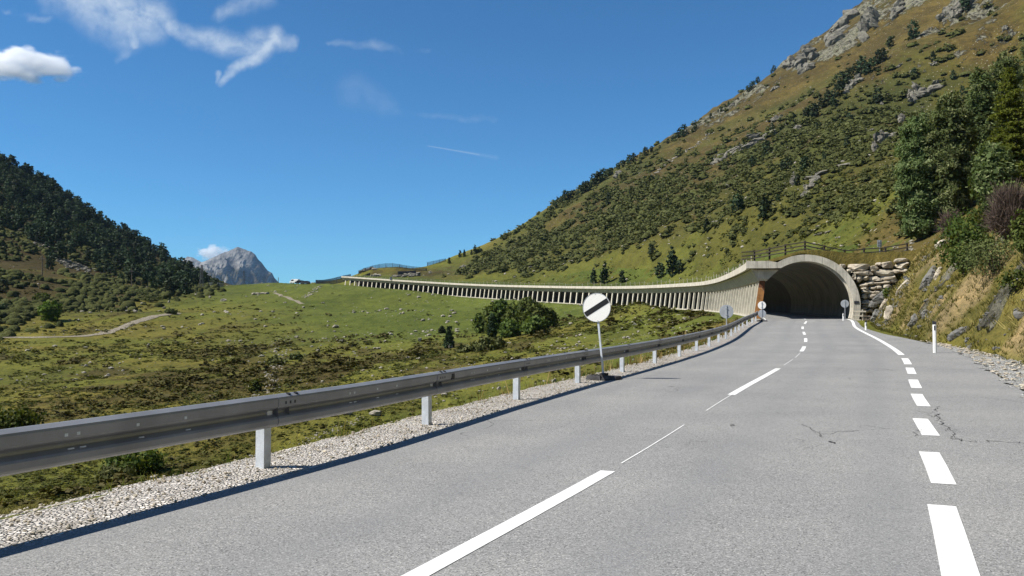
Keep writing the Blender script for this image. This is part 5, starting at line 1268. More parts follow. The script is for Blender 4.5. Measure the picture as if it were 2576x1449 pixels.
def outcrop(U, V, wpx, hpx, label, tilt=0.0, mat='rock', n=7, dmin=60, group='rock outcrops on the right mountainside', depth=.35, bs=1.25, lift=0.0):
    p = hit(U, V+hpx*.35, dmin); k = p[1]/FPX; w, h = wpx*k, hpx*k; r = random.Random(int(U*3+V*5)); bl = []
    cc = hit(U, V, dmin)-p; bl.append((cc-np.array([0, 0, h*.12]), (w*1.1, w*depth*1.1, h*.7), Matrix.Rotation(-tilt*.6, 4, 'Y')))
    for i in range(n):
        a = (i+.5)/n; t = (a-.5+r.uniform(-.08, .08))*(1 if wpx > 45 else .6); u = r.uniform(-.45, .45)*(1 if wpx > 45 else .6)
        cx = U+wpx*.9*t*cos(tilt)+hpx*.35*u*sin(tilt)*0; cv = V-wpx*.9*t*sin(tilt)+hpx*.55*u
        q = hit(cx, cv, dmin)
        rot = Matrix.Rotation(r.uniform(-.4, .4), 4, 'Z')@Matrix.Rotation(-tilt*.6+r.uniform(-.25, .25), 4, 'Y')@Matrix.Rotation(r.uniform(-.25, .1), 4, 'X')
        q = q+np.array([-.8, -.5, .6])*lift; bl.append((q-p+np.array([0, 0, .12*h]), (bs*w*r.uniform(.30, .5), bs*w*depth*r.uniform(.5, .9), bs*h*r.uniform(.36, .62)), rot))
    o = link('rock_outcrop', rock_mesh('rock_outcrop', bl, M[mat], int(U+V), 3), None, tuple(p)); tag(o, label, 'rock outcrop', group); return o
for U, V, w, h, t, lab in ((2120,78,110,75,.9,'largest pale crag high on the right mountain near the skyline'),(2010,160,90,60,.6,'grey crag where the right skyline steepens'),(2030,178,50,40,.5,'darker square block below the steep skyline crag'),(2180,70,70,80,1.2,'upright fissured crag right of the largest pale crag'),(2200,55,40,90,1.35,'tall dark cleft slab near the top edge of the picture'),(2260,30,60,50,1.0,'pale slabs high up left of the summit trees'),(2395,40,70,50,.5,'grey cliff band under the dark trees at the top right'),(2420,20,60,40,.4,'rocky rim at the top right edge of the mountain'),(2145,215,50,36,.7,'pale outcrop beside the row of pines in mid slope'),(2220,262,16,14,.4,'single white block on the upper right slope'),(2262,168,22,14,.5,'small angular block on the upper right brown slope'),(2530,75,22,22,.3,'pale block near the right edge below the summit'),(2330,235,90,36,.35,'broad pale outcrop on the upper right slope'),(2300,250,46,60,1.1,'steep grey step at the left end of the broad pale outcrop'),(2270,300,36,44,1.0,'grey outcrop below the broad pale one, above the big pines'),(2350,165,26,20,.6,'grey block pair above the broad pale outcrop'),(2215,355,50,70,.95,'long slanting outcrop left of the big pine crowns'),(2250,342,36,20,.3,'scattered white blocks right of the slanting outcrop'),(2090,430,100,22,.42,'low ridge of grey slabs slanting up the mid slope'),(2040,470,60,36,.9,'grey slab at the lower end of the slanting ridge'),(1998,456,30,46,1.0,'dark narrow slab below the black shadowed conifer'),(1890,365,110,40,.55,'pale outcrop in the middle of the shrubby slope'),(1862,378,50,26,.6,'lower lip of the pale middle outcrop'),(1812,405,46,36,.4,'rounded grey dome outcrop left of the middle one'),(1955,300,40,24,.5,'small outcrop above the middle of the shrubby slope'),(2005,325,30,20,.6,'grey slab beside the pine row'),(1900,410,26,26,.9,'small steep slab right of the grey dome'),(1832,468,22,26,1.0,'small dark slab low on the shrubby slope'),(1555,440,30,24,.8,'grey rocks by the trees low on the right skyline'),(1950,225,30,18,.5,'grey block on the brown upper slope'),(1842,268,20,14,.5,'small rock near the right skyline'),(2070,588,50,10,.3,'strip of pale rubble on the green slope behind the fence')):
    outcrop(U, V, w, h, lab, t)
for U, V, w, h, lab in ((1025,694,60,16,'dark heaped dry stone wall on the knoll above the gallery'),(948,694,30,14,'pale end of the heaped stones left of the dark wall')):
    outcrop(U, V, w, h, lab, 0, 'stone' if w < 40 else 'rock', 11, 200, 'stone heaps on the knoll', .3)
outcrop(925, 678, 46, 15, 'brown cliffy outcrop under the left end of the curving snow fence', 0, 'rock', 7, 300, 'stone heaps on the knoll')
outcrop(1165, 672, 24, 10, 'small outcrop right of the knoll', .4, 'rock', 5, 300, 'stone heaps on the knoll'); outcrop(1082, 686, 10, 14, 'upright pale slab on the slope right of the knoll', 1.0, 'stone', 3, 300, 'stone heaps on the knoll')
# slabs in the cut bank
def Z2(x, y): return 2138.4+x*.2604, 534.6+y*.2604
def bank_slab(U, V, wpx, hpx, label, tilt, mat):
    """a few bedded slabs standing out of the cut bank, aligned with its dip"""
    p = hit(U, V, 18); p = at(U, V, 70.5) if p[1] > 73 else p; k = p[1]/FPX; w, h = wpx*k*1.1, hpx*k*1.05; r = random.Random(int(U*3+V*5)); e = .4
    g = ground([p[0]-e, p[0]+e, p[0], p[0]], [p[1], p[1], p[1]-e, p[1]+e], False); nrm = Vector((-(g[1]-g[0])/(2*e), -(g[3]-g[2])/(2*e), 1)).normalized()
    up = Vector((0, 0, 1))-nrm*nrm.z; up.normalize(); side = up.cross(nrm).normalized(); a = tilt-pi/2
    Lx = up*cos(a)+side*(-sin(a)); Sx = nrm.cross(Lx).normalized(); V_, F_ = [], []; b = 0
    for i in range(5):
        bm = bmesh.new(); bmesh.ops.create_icosphere(bm, subdivisions=3, radius=1.0); ax = [Vector((r.gauss(0, 1), r.gauss(0, 1), r.gauss(0, 1))).normalized() for _ in range(12)]; ct = [r.uniform(.70, .98) for _ in ax]
        lw, lh, lt = w*r.uniform(.18, .38), h*r.uniform(.22, .50), w*r.uniform(.14, .34)+.10; o1, o2 = (i-2)/5*w*.8, r.uniform(-.3, .3)*h
        for v in bm.verts:
            q = Vector([math.copysign(abs(t)**.45, t) for t in v.co])
            for A, c in zip(ax, ct):
                d = q.dot(A)-c*1.15
                if d > 0: q -= A*d*.96
            q *= 1+.42*(ridged(np.array([q.x*2.6+q.y+b]), np.array([q.z*.9+q.y]), 5, 4)[0]-.62)+.22*(fbm(np.array([q.x*5+b]), np.array([q.z*5+q.y*3]), 5, 3)[0]-.5); v.co = Lx*(q.z*lh+o2)+Sx*(q.x*lw+o1)+nrm*(q.y*lt+.02)
        V_.append(np.array([v.co[:] for v in bm.verts])); F_.append(np.array([[v.index for v in f_.verts] for f_ in bm.faces])+b); b += len(V_[-1]); bm.free()
    tag(link('rock_outcrop', npmesh('rock_outcrop', np.concatenate(V_), np.concatenate(F_), M[mat]), None, tuple(p)), label, 'rock outcrop', 'rock slabs in the cut bank')
for x, y, w, h, t, mt, lab in ((300,820,90,190,1.05,'slate','tall blue grey slab beside the boulder wall'),(335,905,60,120,1.1,'rock_pale','pale streaked slab next to the tall blue one'),(262,1010,110,110,1.0,'slate','dark smooth slab behind the marker post by the tunnel'),(790,650,120,290,1.3,'slate','big blue grey rock rib in the middle of the cut bank'),(870,590,50,130,1.2,'rock_pale','pale quartz streak along the big rock rib'),(625,1070,90,120,.9,'slate','dark cracked slab low on the bank left of the marker post'),(745,985,80,70,.8,'slate','small grey slab above the dark cracked one'),(400,985,130,50,.6,'rock_pale','flat pale ledge low on the bank near the tunnel'),(1080,1170,110,220,1.15,'slate','black wet overhanging slab at the foot of the bank right of the marker post'),(900,320,110,110,.9,'rock_pale','crumbling pale rock at the top of the bank below the purple bush'),(500,760,50,180,1.0,'rock_pale','long crumbling rib on the straw coloured face'),):
    U, V = Z2(x, y); bank_slab(U, V, w*.2604, h*.2604, lab, t, mt)

# ------------------------------------------------------------------ poles, pylons, hut, cars, box
def utility_pole(U, Vb, hpx, label, arm=True):
    p = hit(U, Vb, 60); H = hpx/FPX*p[1]; g = empty('utility_pole', (p[0], p[1], p[2]-.2), label, 'utility pole', 'wooden utility poles on the left slope')
    mb = MB(); mb.tube([(0, 0, 0), (0, 0, H+.2)], [.19, .13], 8); mb.build('pole', [M['wood']], g)
    if arm:
        mb = MB(); mb.bar((-1.0, -.15, H*.86), (1.0, -.15, H*.86), .12, .14); mb.build('cross_arm', [M['wood']], g)
        for dx in (-.9, -.35, .35, .9):
            mb = MB(); mb.tube([(dx, -.15, H*.86+.05), (dx, -.15, H*.86+.3)], .06, 6); mb.build('insulator', [M['sign_back']], g)
utility_pole(331, 722, 47, 'pale wooden utility pole with a crossarm on the left slope'); utility_pole(106, 706, 64, 'dark wooden utility pole nearest the left edge', True); utility_pole(700, 713, 15, 'single bare post on the saddle skyline beside the peak', False)
def pylon(U, Vb, hpx, label):
    p = hit(U, Vb, 200); H = hpx/FPX*p[1]; g = empty('lattice_pylon', (p[0], p[1], p[2]-.2), label, 'pylon', 'lattice pylons below the saddle'); w0, w1 = H*.085, H*.022
    mb = MB(); n = 7; t = H*.009
    def c(sx, sy, z): w = w0+(w1-w0)*min(1, z/H*1.15) if z < H else w1; return Vector((sx*w, sy*w, z))
    for sx in (-1, 1):
        for sy in (-1, 1): mb.bar(c(sx, sy, 0), c(sx, sy, H), t, t)
    for k in range(n):
        z0, z1 = H*k/n, H*(k+1)/n
        for sy in (-1, 1): mb.bar(c(-1, sy, z0), c(1, sy, z1), t*.7, t*.7); mb.bar(c(1, sy, z0), c(-1, sy, z1), t*.7, t*.7)
        for sx in (-1, 1): mb.bar(c(sx, -1, z0), c(sx, 1, z1), t*.7, t*.7); mb.bar(c(sx, 1, z0), c(sx, -1, z1), t*.7, t*.7)
    mb.build('lattice_mast', [M['pylon']], g)
    for zz, L in ((.95, .10), (.84, .14), (.73, .12)):
        mb = MB(); mb.bar((-H*L, 0, H*zz), (H*L, 0, H*zz), t*1.4, t*1.4); mb.build('cross_arm', [M['pylon']], g)
M['pylon'] = simple('pylon_steel', (.10,.105,.115), .6, .3, .15, 2, 10, .05)
pylon(507, 723, 58, 'tall dark lattice pylon in front of the forest edge'); pylon(613, 714, 36, 'smaller pale lattice pylon in front of the peak')
def hut():
    p = hit(545, 721, 200); k = p[1]/FPX; g = empty('hut', (p[0], p[1], p[2]-.3), 'low flat roofed concrete hut on the saddle meadow left of the peak', 'hut'); w, h = 28*k, 9*k
    mb = MB(); mb.box((0, 0, h/2), (w, 4.0, h)); mb.build('wall', [M['concrete']], g)
    mb = MB(); mb.box((0, -.1, h+.15), (w*1.08, 5.0, .3)); mb.build('roof', [M['sign_back']], g)
    mb = MB(); mb.box((w*.2, -2.01, h*.45), (1.0, .06, h*.8)); mb.build('door', [M['steel_dark']], g)
    mb = MB(); mb.box((-w*.72, 0, h*.2), (w*.5, 2.0, h*.4)); mb.build('annex_wall', [M['concrete']], g)
hut()
def car(U, V, label, mat, van, yaw):
    p = hit(U, V, 300); g = empty('parked_car', (p[0], p[1], p[2]+.02), label, 'car', 'vehicles parked on the saddle', yaw)
    L = 5.0 if van else 4.4; H = 2.0 if van else 1.48; W = 1.85
    prof = [(-.5,.16),(-.5,.48),(-.47,.62),(-.36,.97),(-.30,1.0),(.14,1.0),(.20,.97),(.34,.66),(.48,.56),(.5,.40),(.5,.16)] if not van else [(-.5,.14),(-.5,.55),(-.485,.93),(-.45,1.0),(.24,1.0),(.30,.96),(.41,.56),(.49,.46),(.5,.34),(.5,.14)]
    mb = MB(); mb.prism([(x*L, -W/2, z*H) for x, z in prof], (0, W, 0)); mb.build('body', [mat], g, bevel=.06)
    win = [(-.42,.64),(-.35,.92),(.15,.92),(.29,.64)] if not van else [(.02,.58),(.02,.92),(.25,.92),(.37,.58)]
    for y in (-W/2-.012, W/2-.008):
        mb = MB(); mb.prism([(x*L, y, z*H) for x, z in win], (0, .02, 0)); mb.build('side_window', [M['glass']], g)
    a, b = ((.20,.95),(.335,.665)) if not van else ((.305,.93),(.405,.58))
    mb = MB(); mb.add([(a[0]*L+.03,-W*.42,a[1]*H),(a[0]*L+.03,W*.42,a[1]*H),(b[0]*L+.03,W*.45,b[1]*H),(b[0]*L+.03,-W*.45,b[1]*H)], [(0,1,2,3)]); mb.build('windscreen', [M['glass']], g)
    for x in (-.32, .32):
        for y in (-W/2+.1, W/2-.1):
            mb = MB(); mb.tube([(x*L, y-.1, .32), (x*L, y+.1, .32)], .33, 16); w = mb.build('wheel', [M['black']], g)
car(742, 712, 'white van parked at the left end of the saddle row', M['white_plastic'], True, 2.75)
M['car_dark'] = simple('dark_car_paint', (.03,.035,.05), .3, .3, .1, 2, 10, 0, .6); M['car_grey'] = simple('grey_car_paint', (.08,.085,.10), .3, .3, .1, 2, 10, 0, .6)
car(754, 713, 'dark blue car parked in the middle between the van and the grey car', M['car_dark'], False, 2.85); car(768, 715, 'dark grey car parked at the right end of the saddle row', M['car_grey'], False, 2.9)
def cabinet():
    p = hit(*Z4(938, 360), 300); k = p[1]/FPX; g = empty('utility_cabinet', (p[0], p[1], p[2]-.2), 'small pale utility cabinet in front of the heaped stone wall', 'cabinet'); w, h = 5*k, 8*k
    mb = MB(); mb.box((0, 0, h/2), (w, w*.6, h)); mb.build('box', [M['sign_back']], g); mb = MB(); mb.box((0, 0, h+.08), (w*1.2, w*.8, .16)); mb.build('roof', [M['concrete']], g); mb = MB(); mb.box((0, -w*.3-.02, h*.5), (w*.8, .04, h*.8)); mb.build('door', [M['zinc']], g)
cabinet()

# ------------------------------------------------------------------ tracks and cracks
def draped(name, pts, width, mat, kind, lift=.12, seed=1):
    pts = np.array(pts, float); dd_ = np.r_[0, np.cumsum(np.hypot(*np.diff(pts, axis=0).T))]; tt_ = np.arange(0, dd_[-1], 7.0)
    W = np.array([hit(u, v, 60) for u, v in zip(np.interp(tt_, dd_, pts[:, 0]), np.interp(tt_, dd_, pts[:, 1]))]); W[:, 1] = smooth(W, 6)[:, 1]; W = resample(catmull(W, 2.0), 1.2); t = np.gradient(W[:, :2], axis=0); t /= np.linalg.norm(t, axis=1)[:, None]; n = np.stack([t[:, 1], -t[:, 0]], 1)
    V = []
    for k in np.linspace(-1, 1, 4):
        wv = width*.5*k*(.75+.6*fbm(W[:, 0]/4, W[:, 1]/4+k, seed, 3)); x = W[:, 0]+n[:, 0]*wv; y = W[:, 1]+n[:, 1]*wv; V.append(np.stack([x, y, ground(x, y)+lift*(1-.6*abs(k))], 1))
    V = np.stack(V, 1); m = len(W); i = np.arange((m-1)*4).reshape(-1, 4)[:, :-1]; f = np.stack([i, i+1, i+5, i+4], -1).reshape(-1, 4)
    return tag(link(name, npmesh(name, V.reshape(-1, 3), f, mat, None, True)), kind=kind)
draped('path', [(-30,850),(60,850),(130,849),(200,847),(255,841),(300,828),(340,811),(390,796),(450,787)], 2.6, M['track'], 'structure', .2)
draped('footpath', [(690,737),(712,745),(740,757),(768,768)], 1.6, M['track'], 'structure', .1, 2)
def cracks():
    L = [[(1390,585),(1420,590),(1470,600),(1500,580),(1520,562)],[(1450,605),(1490,620),(1522,602),(1530,640),(1540,660),(1572,680),(1600,722),(1632,740),(1700,746),(1800,742),(1960,752)],[(1395,718),(1412,690),(1430,680)],[(1545,690),(1580,678),(1602,686)],[(1560,710),(1592,735),(1612,728)],[(1500,600),(1512,620),(1500,640)],[(800,655),(850,685),(890,700),(908,726)],[(840,690),(880,700),(960,708)],[(945,744),(968,755)],[(180,762),(240,745),(330,748)],[(430,668),(428,654)],[(790,785),(860,772),(950,758)]]
    wd = [.008,.010,.008,.006,.006,.007,.010,.004,.030,.004,.018,.003]; V, F = [], []; r = random.Random(4)
    for l, w in zip(L, wd):
        P = []
        for x, y in l: V_ = 754.7+y*.479; U_ = 1635+x*.479; D = 3400/(V_-798); P.append(at(U_, V_, D)[:2])
        Q = []
        for a, b in zip(P[:-1], P[1:]):
            for k in range(7): t = k/7; Q.append(a*(1-t)+b*t+np.array([r.gauss(0, .018), r.gauss(0, .05)])*(k > 0))
        Q.append(P[-1]); Q = np.array(Q); t = np.gradient(Q, axis=0); t /= np.linalg.norm(t, axis=1)[:, None]; b0 = len(V); s, o, zr = so(Q[:, 0], Q[:, 1])
        for k in range(len(Q)):
            ww = w*r.uniform(.25, 1.0)*(1 if 0 < k < len(Q)-1 else .2)
            for sg in (-1, 1): V.append((Q[k, 0]+sg*t[k, 1]*ww*.6, Q[k, 1]-sg*t[k, 0]*ww*1.4, zr[k]+.006))
        F += [(b0+2*k, b0+2*k+1, b0+2*k+3, b0+2*k+2) for k in range(len(Q)-1)]
    tag(link('road_crack', npmesh('road_crack', V, np.array(F), M['tar'])), kind='structure')
M['tar'] = simple('dark_tar', (.03,.03,.03), .9, 0, .3, 30, 60, .1)
cracks()

# ------------------------------------------------------------------ trees and bushes close to the road
def near_pine(U, Vb, Vt, wpx, label, mat='pine_blue', seed=1, D=None, ncl=420, dens=1.25):
    p = hit(U, Vb, 20) if D is None else at(U, Vb, D); H = (Vb-Vt)/FPX*p[1]; Rr = wpx*.5/FPX*p[1]
    g = empty('stone_pine', (p[0], p[1], p[2]-.1), label, 'tree', 'stone pines on top of the cut bank'); trunk_mb(H, .035*H*.55, 0, seed, 9).build('trunk', [M['bark']], g)
    nb = int(ncl*dens); q, t = cluster_crown(lambda u: p_pine(u)*(.88+.12*cos(u*40+seed)), H*.95, Rr*1.0, nb, 40, .24, .10, seed, .34, .66, .55, .22); qi, ti = cluster_crown(p_pine, H*.90, Rr*.72, nb, 6, .42, .30, seed+50, .2, .5, .4, .25); q = np.r_[q, qi]; t = np.r_[t, ti*.4]; q[:, :, 2] += H*.05
    m = quadmesh('crown', q, M[mat], t); link('crown', m, g)
    mb = MB(); r = random.Random(seed)
    for k in range(26): z = H*(.1+.8*k/26); a = r.uniform(0, 6.28); L = Rr*.7*p_pine(z/H); mb.tube([(0, 0, z), (L*.5*cos(a), L*.5*sin(a), z+.1), (L*cos(a), L*sin(a), z+.3)], [.05, .035, .015], 5)
    mb.build('branch', [M['bark']], g); return g
near_pine(2312, 606, 284, 92, 'broad big stone pine just right of the wooden fence', seed=3)
near_pine(2392, 560, 235, 112, 'tallest dark stone pine, second from the wooden fence', seed=5, ncl=380)
near_pine(2470, 470, 165, 62, 'slim blue green stone pine behind the larch and above the second pine', seed=8, ncl=230)
near_pine(2532, 400, 128, 80, 'stone pine crown showing above the larch at the right edge', seed=9, ncl=200)
near_pine(2500, 520, 366, 68, 'young blue green stone pine in front of the larch', seed=12, ncl=200)
near_pine(2590, 330, 90, 70, 'stone pine cut by the right edge of the picture high on the bank', seed=15, ncl=150)
def larch(U, Vb, Vt, wpx, label, seed, nb=120, D=None):
    p = hit(U, Vb, 20) if D is None else at(U, Vb, D); H = (Vb-Vt)/FPX*p[1]; Rr = wpx*.5/FPX*p[1]; r = np.random.default_rng(seed)
    g = empty('larch_tree', (p[0], p[1], p[2]-.1), label, 'tree', 'larches on top of the cut bank'); trunk_mb(H, .016*H, 0, seed, 8).build('trunk', [M['bark_pale']], g)
    mb = MB(); C_, O_ = [], []
    for k in range(nb):
        z = H*(.10+.86*(k/nb)**1.0); a = r.random()*6.283; L = Rr*(1.02-z/H)**.7*(.65+.5*r.random()); d = np.array([cos(a), sin(a), 0]); tip = d*L+np.array([0, 0, z-.12*L]); root = np.array([0, 0, z])
        mb.tube([tuple(root), tuple((root+tip)/2+np.array([0, 0, .05*L])), tuple(tip)], [.030, .018, .006], 4)
        m = max(6, int(L*26)); t = r.random(m)**.8; c = root[None]*(1-t[:, None])+tip[None]*t[:, None]; side = r.normal(size=(m, 1))*np.array([[-sin(a), cos(a), 0]])*.20*(.4+t[:, None]); c = c+side-np.array([0, 0, 1])*r.random((m, 1))*.22
        C_.append(c); O_.append(np.tile(np.array([[cos(a)*.4, sin(a)*.4, .5]]), (m, 1)))
    c = np.concatenate(C_); o = np.concatenate(O_); q = np.concatenate([cards(c+r.normal(size=c.shape)*.05, o, .20, .075, .9, r) for _ in range(4)]); link('crown', quadmesh('crown', q, M['larch'], np.clip(.5+.25*r.normal(size=len(q)), 0, 1)), g); mb.build('branch', [M['bark']], g)
M['bark_pale'] = simple('pale_bark', (.20,.17,.13), .95, 0, .35, 6, 30, .5, .1)
larch(2541, 470, 150, 150, 'big yellow green larch with a pale trunk at the right edge', 21, 190)
larch(2446, 520, 300, 72, 'small yellow green larch between the two dark pines and the young pine', 22, 90)
larch(2610, 420, 100, 120, 'larch half out of the picture at the right edge', 23, 110)
def shrub(name, U, Vb, wpx, hpx, label, mat, seed, ncl=90, per=16, cw=.11, ch=.08, cat='bush', group=None, stems=9, dmin=18, lump=.35, D=None):
    p = hit(U, Vb, dmin) if D is None else at(U, Vb, D); k = p[1]/FPX; H, Rr = hpx*k, wpx*k*.5
    g = empty(name, (p[0], p[1], p[2]-.1), label, cat, group)
    q, t = cluster_crown(p_round, H*.95, Rr, ncl, per, cw, ch, seed, lump, .55, .45, min(.28, Rr*.28)); q[:, :, 2] += H*.06; link('crown', quadmesh('crown', q, M[mat], t), g)
    mb = MB(); r = random.Random(seed)
    for i in range(stems): a = r.uniform(0, 6.28); L = Rr*r.uniform(.3, .8); mb.tube([(.05*cos(a), .05*sin(a), -.25), (L*.45*cos(a), L*.45*sin(a), H*.4), (L*cos(a), L*sin(a), H*r.uniform(.65, .9))], [.035, .022, .008], 5)
    mb.build('stem', [M['bark']], g); return g
def twig_bush(U, Vb, wpx, hpx, label, seed, n=420, leafy=0):
    p = hit(U, Vb, 18); k = p[1]/FPX; H, Rr = hpx*k, wpx*k*.5; g = empty('twiggy_shrub', (p[0], p[1], p[2]-.1), label, 'bush', 'purple brown leafless shrubs on the cut bank'); r = np.random.default_rng(seed)
    Q = []
    for i in range(n):
        a = r.random()*6.283; e = r.uniform(.05, 1.0); tip = np.array([cos(a)*Rr*cos(e*1.2)*r.uniform(.7, 1.05), sin(a)*Rr*cos(e*1.2)*r.uniform(.7, 1.05), H*(.18+.82*sin(e*1.45))*r.uniform(.85, 1.02)]); b = tip*.25*np.array([1, 1, .5]); pts = [b, b+(tip-b)*.5+r.normal(size=3)*.06, tip]
        for j in range(6):
            f = r.uniform(.25, .95); s = pts[1]*(1-f)+pts[2]*f; d = (tip-b)*.28+r.normal(size=3)*.22; pts2 = [s, s+d]; w = .011
            sd = unit(np.cross(d, r.normal(size=3)))*w; Q.append([s-sd, s+sd, s+d+sd*.4, s+d-sd*.4])
        for u, v in ((pts[0], pts[1]), (pts[1], pts[2])): sd = unit(np.cross(v-u, r.normal(size=3)))*.014; Q.append([u-sd, u+sd, v+sd*.6, v-sd*.6])
    link('crown', quadmesh('crown', np.array(Q), M['twig'], r.random(len(Q))), g)
    mb = MB()
    for i in range(10): a = 6.28*i/10; mb.tube([(.04*cos(a), .04*sin(a), -.2), (Rr*.3*cos(a), Rr*.3*sin(a), H*.45)], [.03, .012], 5)
    mb.build('stem', [M['bark']], g)
twig_bush(2392, 600, 50, 62, 'small purple brown twiggy shrub at the foot of the second big pine', 31, 260)
twig_bush(2540, 600, 100, 124, 'large purple brown twiggy shrub at the right edge above the bank', 32, 620)
SG_ = 'leafy shrubs on the cut bank'
shrub('leafy_shrub', 2428, 690, 84, 124, 'dense dark green leafy shrub in mid bank, below the small purple one', 'leaf', 41, 130, 20, .13, .10, group=SG_)
shrub('leafy_shrub', 2420, 602, 56, 64, 'olive leafy shrub between the purple twigs and the young pine', 'leaf', 42, 70, 16, group=SG_)
shrub('leafy_shrub', 2545, 560, 66, 96, 'yellow green leafy shrub growing through the large purple twigs', 'birch', 43, 80, 16, .12, .09, group=SG_)
shrub('leafy_shrub', 2590, 640, 60, 110, 'yellowish leafy shrub cut by the right edge', 'birch', 48, 70, 16, .12, .09, group=SG_)
shrub('leafy_shrub', 2505, 682, 120, 80, 'wide grey green shrub spreading over the upper bank at right', 'shrub', 44, 150, 20, .09, .05, group=SG_)
shrub('leafy_shrub', 2472, 590, 56, 80, 'leafy shrub at the foot of the young pine', 'leaf', 45, 70, 16, group=SG_)
shrub('leafy_shrub', 2234, 745+2, 20, 22, 'tiny green shrub growing out of the rocks near the tunnel', 'leaf', 46, 22, 12, .12, .09, group=SG_)
shrub('leafy_shrub', 2560, 730, 60, 46, 'low green shrub in the grass at the right edge', 'leaf', 47, 40, 14, .10, .08, group=SG_)
# alders in the meadow
AG = 'alder bushes in the valley heath'
for k, (U, V, h, w, lab) in enumerate(((1209,838,46,28,'low alder bush at the left end of the clump'),(1238,840,74,48,'tall alder left of the middle of the clump'),(1262,838,84,46,'tallest alder of the clump in the meadow'),(1298,836,74,54,'broad alder in the middle of the clump'),(1330,834,80,56,'tall rounded alder right of the middle of the clump'),(1362,830,62,44,'alder second from the right end of the clump'),(1382,826,48,28,'small alder at the right end of the clump'),(1285,848,38,40,'low alder in front of the middle of the clump'),(1345,842,40,48,'low alder in front of the right half of the clump'))):
    shrub('alder_bush', U, V, w, h, lab, 'birch', 60+k, 90, 14, .42, .36, 'bush', AG, 7, 60, .4)
shrub('spruce_bush', 1230, 880, 78, 26, 'low dark shrub spread on the slope below the alder clump', 'shrub', 75, 60, 14, .4, .3, 'bush', AG, 5, 60)
shrub('spruce_bush', 1168, 886, 30, 16, 'small dark shrub left of the low spread one below the alders', 'shrub', 76, 30, 12, .4, .3, 'bush', AG, 5, 60)
def near_spruce(U, Vb, hpx, wpx, label, seed):
    p = hit(U, Vb, 40); k = p[1]/FPX; H, Rr = hpx*k, wpx*k*.5; g = empty('spruce_tree', (p[0], p[1], p[2]-.1), label, 'tree', 'spruces in the valley heath'); trunk_mb(H, .02*H, 0, seed, 7).build('trunk', [M['bark']], g)
    q, t = cluster_crown(p_cone, H*.97, Rr, 150, 12, .28, .16, seed, .2, .5, -.15, .14); q[:, :, 2] += H*.03; link('crown', quadmesh('crown', q, M['spruce'], t), g)
near_spruce(1130, 876, 56, 30, 'dark spruce standing alone in the heath left of the alders', 81); near_spruce(1238, 850, 62, 24, 'dark spruce tucked into the left half of the alder clump', 82); near_spruce(1112, 838, 18, 18, 'small dark spruce behind the lone dark spruce', 83)
shrub('green_bush', 127, 807, 48, 46, 'bright green round bush on the brown slope at the left', 'leaf_bright', 91, 90, 14, .5, .42, 'bush', None, 6, 60, .3)
shrub('green_bush', 105, 762, 36, 22, 'dull green shrub just above the bright green bush', 'birch', 92, 40, 12, .5, .4, 'bush', None, 5, 60, .3)
shrub('dark_bush', 8, 735, 24, 34, 'dark bushy pine at the left edge above the track', 'pine', 93, 40, 12, .5, .3, 'bush', None, 5, 60); shrub('dark_bush', 6, 790, 20, 26, 'second dark bush at the left edge lower down', 'pine', 94, 30, 12, .5, .3, 'bush', None, 5, 60)
shrub('dark_bush', 340, 1190, 90, 52, 'dark green bush below the guardrail at the lower left', 'leaf', 95, 90, 16, .16, .12, 'bush', None, 8, 24); shrub('dark_bush', 290, 1220, 60, 44, 'smaller dark bush just left of the one below the guardrail', 'shrub', 96, 60, 16, .14, .1, 'bush', None, 6, 24)
shrub('dark_bush', 40, 1078, 80, 40, 'dark green bush rising behind the guardrail at the left edge', 'leaf', 97, 80, 16, .22, .17, 'bush', None, 6, 30); shrub('dark_bush', 642, 985, 22, 28, 'small dark green bush by the stream stones', 'leaf', 98, 36, 14, .26, .2, 'bush', None, 5, 40)
for k, (U, V, w, h, lab) in enumerate(((695,918,30,14,'low dark shrub by the stream in the middle of the meadow'),(745,905,26,12,'second low dark shrub by the stream'),(385,760,40,14,'dark shrubs at the stream above the track bend, the lower one'),(352,745,36,14,'dark shrub higher up along the stream gully'),(430,790,26,12,'dark shrub where the track meets the stream'))):
    shrub('dark_bush', U, V, w, h, lab, 'shrub', 110+k, 40, 12, .4, .3, 'bush', 'dark shrubs along the stream', 4, 60)

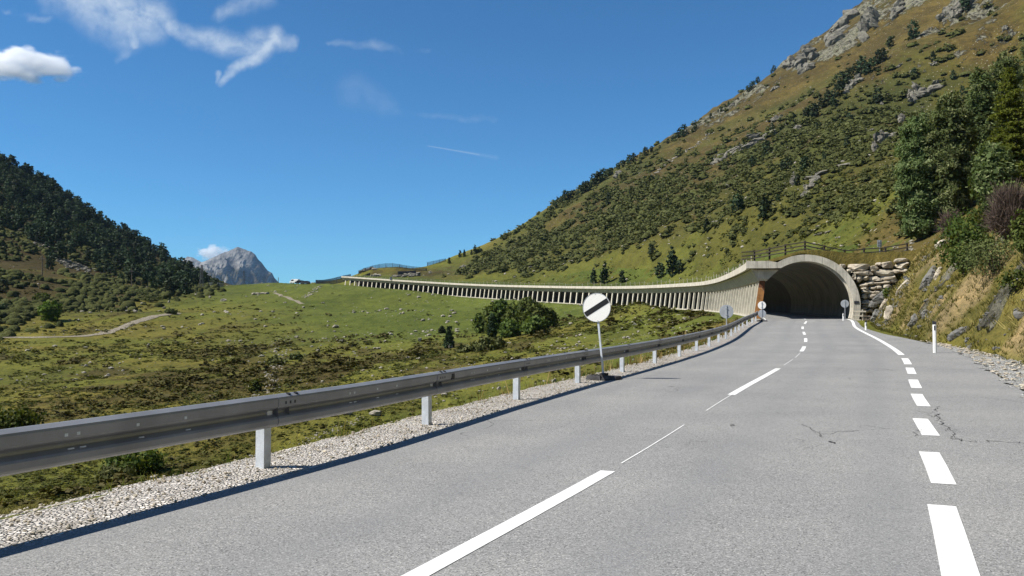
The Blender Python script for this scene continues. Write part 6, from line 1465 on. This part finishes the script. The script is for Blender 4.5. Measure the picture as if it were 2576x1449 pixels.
# ------------------------------------------------------------------ clouds and air
def cloud(U0, V0, U1, V1, D, blobs, label, dens, seed):
    """a cumulus: soft volume, lumps given in picture-plane units of its own box"""
    a, b = at(U0, V1, D), at(U1, V0, D); c = (a+b)/2; sx, sz = (b[0]-a[0])/2, (b[2]-a[2])/2; sy = sx*.6
    bm = bmesh.new(); bmesh.ops.create_icosphere(bm, subdivisions=4, radius=1.0)
    for v in bm.verts: v.co = Vector((v.co.x*sx*1.25, v.co.y*sy*1.3, v.co.z*sz*1.35))
    me = bpy.data.meshes.new('cloud'); bm.to_mesh(me); bm.free()
    m = bpy.data.materials.new('cumulus'); m.use_nodes = True; N = NT(m.node_tree); p = N.n('ShaderNodeTexCoord').outputs['Object']
    q = N.n('ShaderNodeVectorMath', {0: p, 1: (1/sx, 1/sy, 1/sz)}, operation='MULTIPLY').outputs[0]
    fld = None
    for (bx, bz, r) in blobs:
        d = N.n('ShaderNodeVectorMath', {0: q, 1: (bx, 0, bz)}, operation='DISTANCE').outputs['Value']; g = N.math('SUBTRACT', 1.0, N.math('DIVIDE', d, r)); fld = g if fld is None else N.math('SMOOTH_MAX', fld, g, .12)
    n1 = N.noise(N.n('ShaderNodeVectorMath', {0: q, 1: (seed, seed, 0)}, operation='ADD').outputs[0], 2.6, 6, .62)
    n2 = N.n('ShaderNodeTexVoronoi', {'Vector': q, 'Scale': 3.2}).outputs[0]; fld = N.math('ADD', fld, N.math('ADD', N.math('MULTIPLY', N.math('SUBTRACT', n1, .5), 1.5), N.math('MULTIPLY', N.math('SUBTRACT', .35, n2), .5)))
    den = N.math('MULTIPLY', N.ramp(fld, .12, .55), dens)
    v = N.n('ShaderNodeVolumePrincipled', {'Color': (.985, .985, .99, 1), 'Density': den, 'Anisotropy': .35})
    N.n('ShaderNodeOutputMaterial', {'Volume': v.outputs[0]}); me.materials.append(m)
    o = link('cloud', me, None, tuple(c)); return tag(o, label, 'cloud', None)
cloud(-90, 98, 208, 224, 3000, [(-.55,.0,.62),(-.12,.30,.55),(.25,.05,.60),(.55,-.25,.48),(-.2,-.25,.55),(.1,-.5,.4)], 'white puffy cumulus cloud at the left edge of the sky', .040, 3.0)
cloud(484, 606, 588, 668, 9500, [(-.35,.0,.6),(.0,.25,.6),(.45,.0,.6),(.1,-.3,.7)], 'small white cloud rising behind the far peak', .022, 7.0)

def haze():
    bm = bmesh.new(); bmesh.ops.create_cube(bm, size=1.0)
    for v in bm.verts: v.co = Vector((v.co.x*9000-200, v.co.y*9000+3300, -70 if v.co.z < 0 else 560))
    me = bpy.data.meshes.new('haze'); bm.to_mesh(me); bm.free(); m = bpy.data.materials.new('thin_air'); m.use_nodes = True; N = NT(m.node_tree)
    v = N.n('ShaderNodeVolumePrincipled', {'Color': (.45, .68, 1.0, 1), 'Density': 3.0e-5, 'Anisotropy': 0.0}); N.n('ShaderNodeOutputMaterial', {'Volume': v.outputs[0]})
    me.materials.append(m); tag(link('haze', me), kind='stuff')
haze()
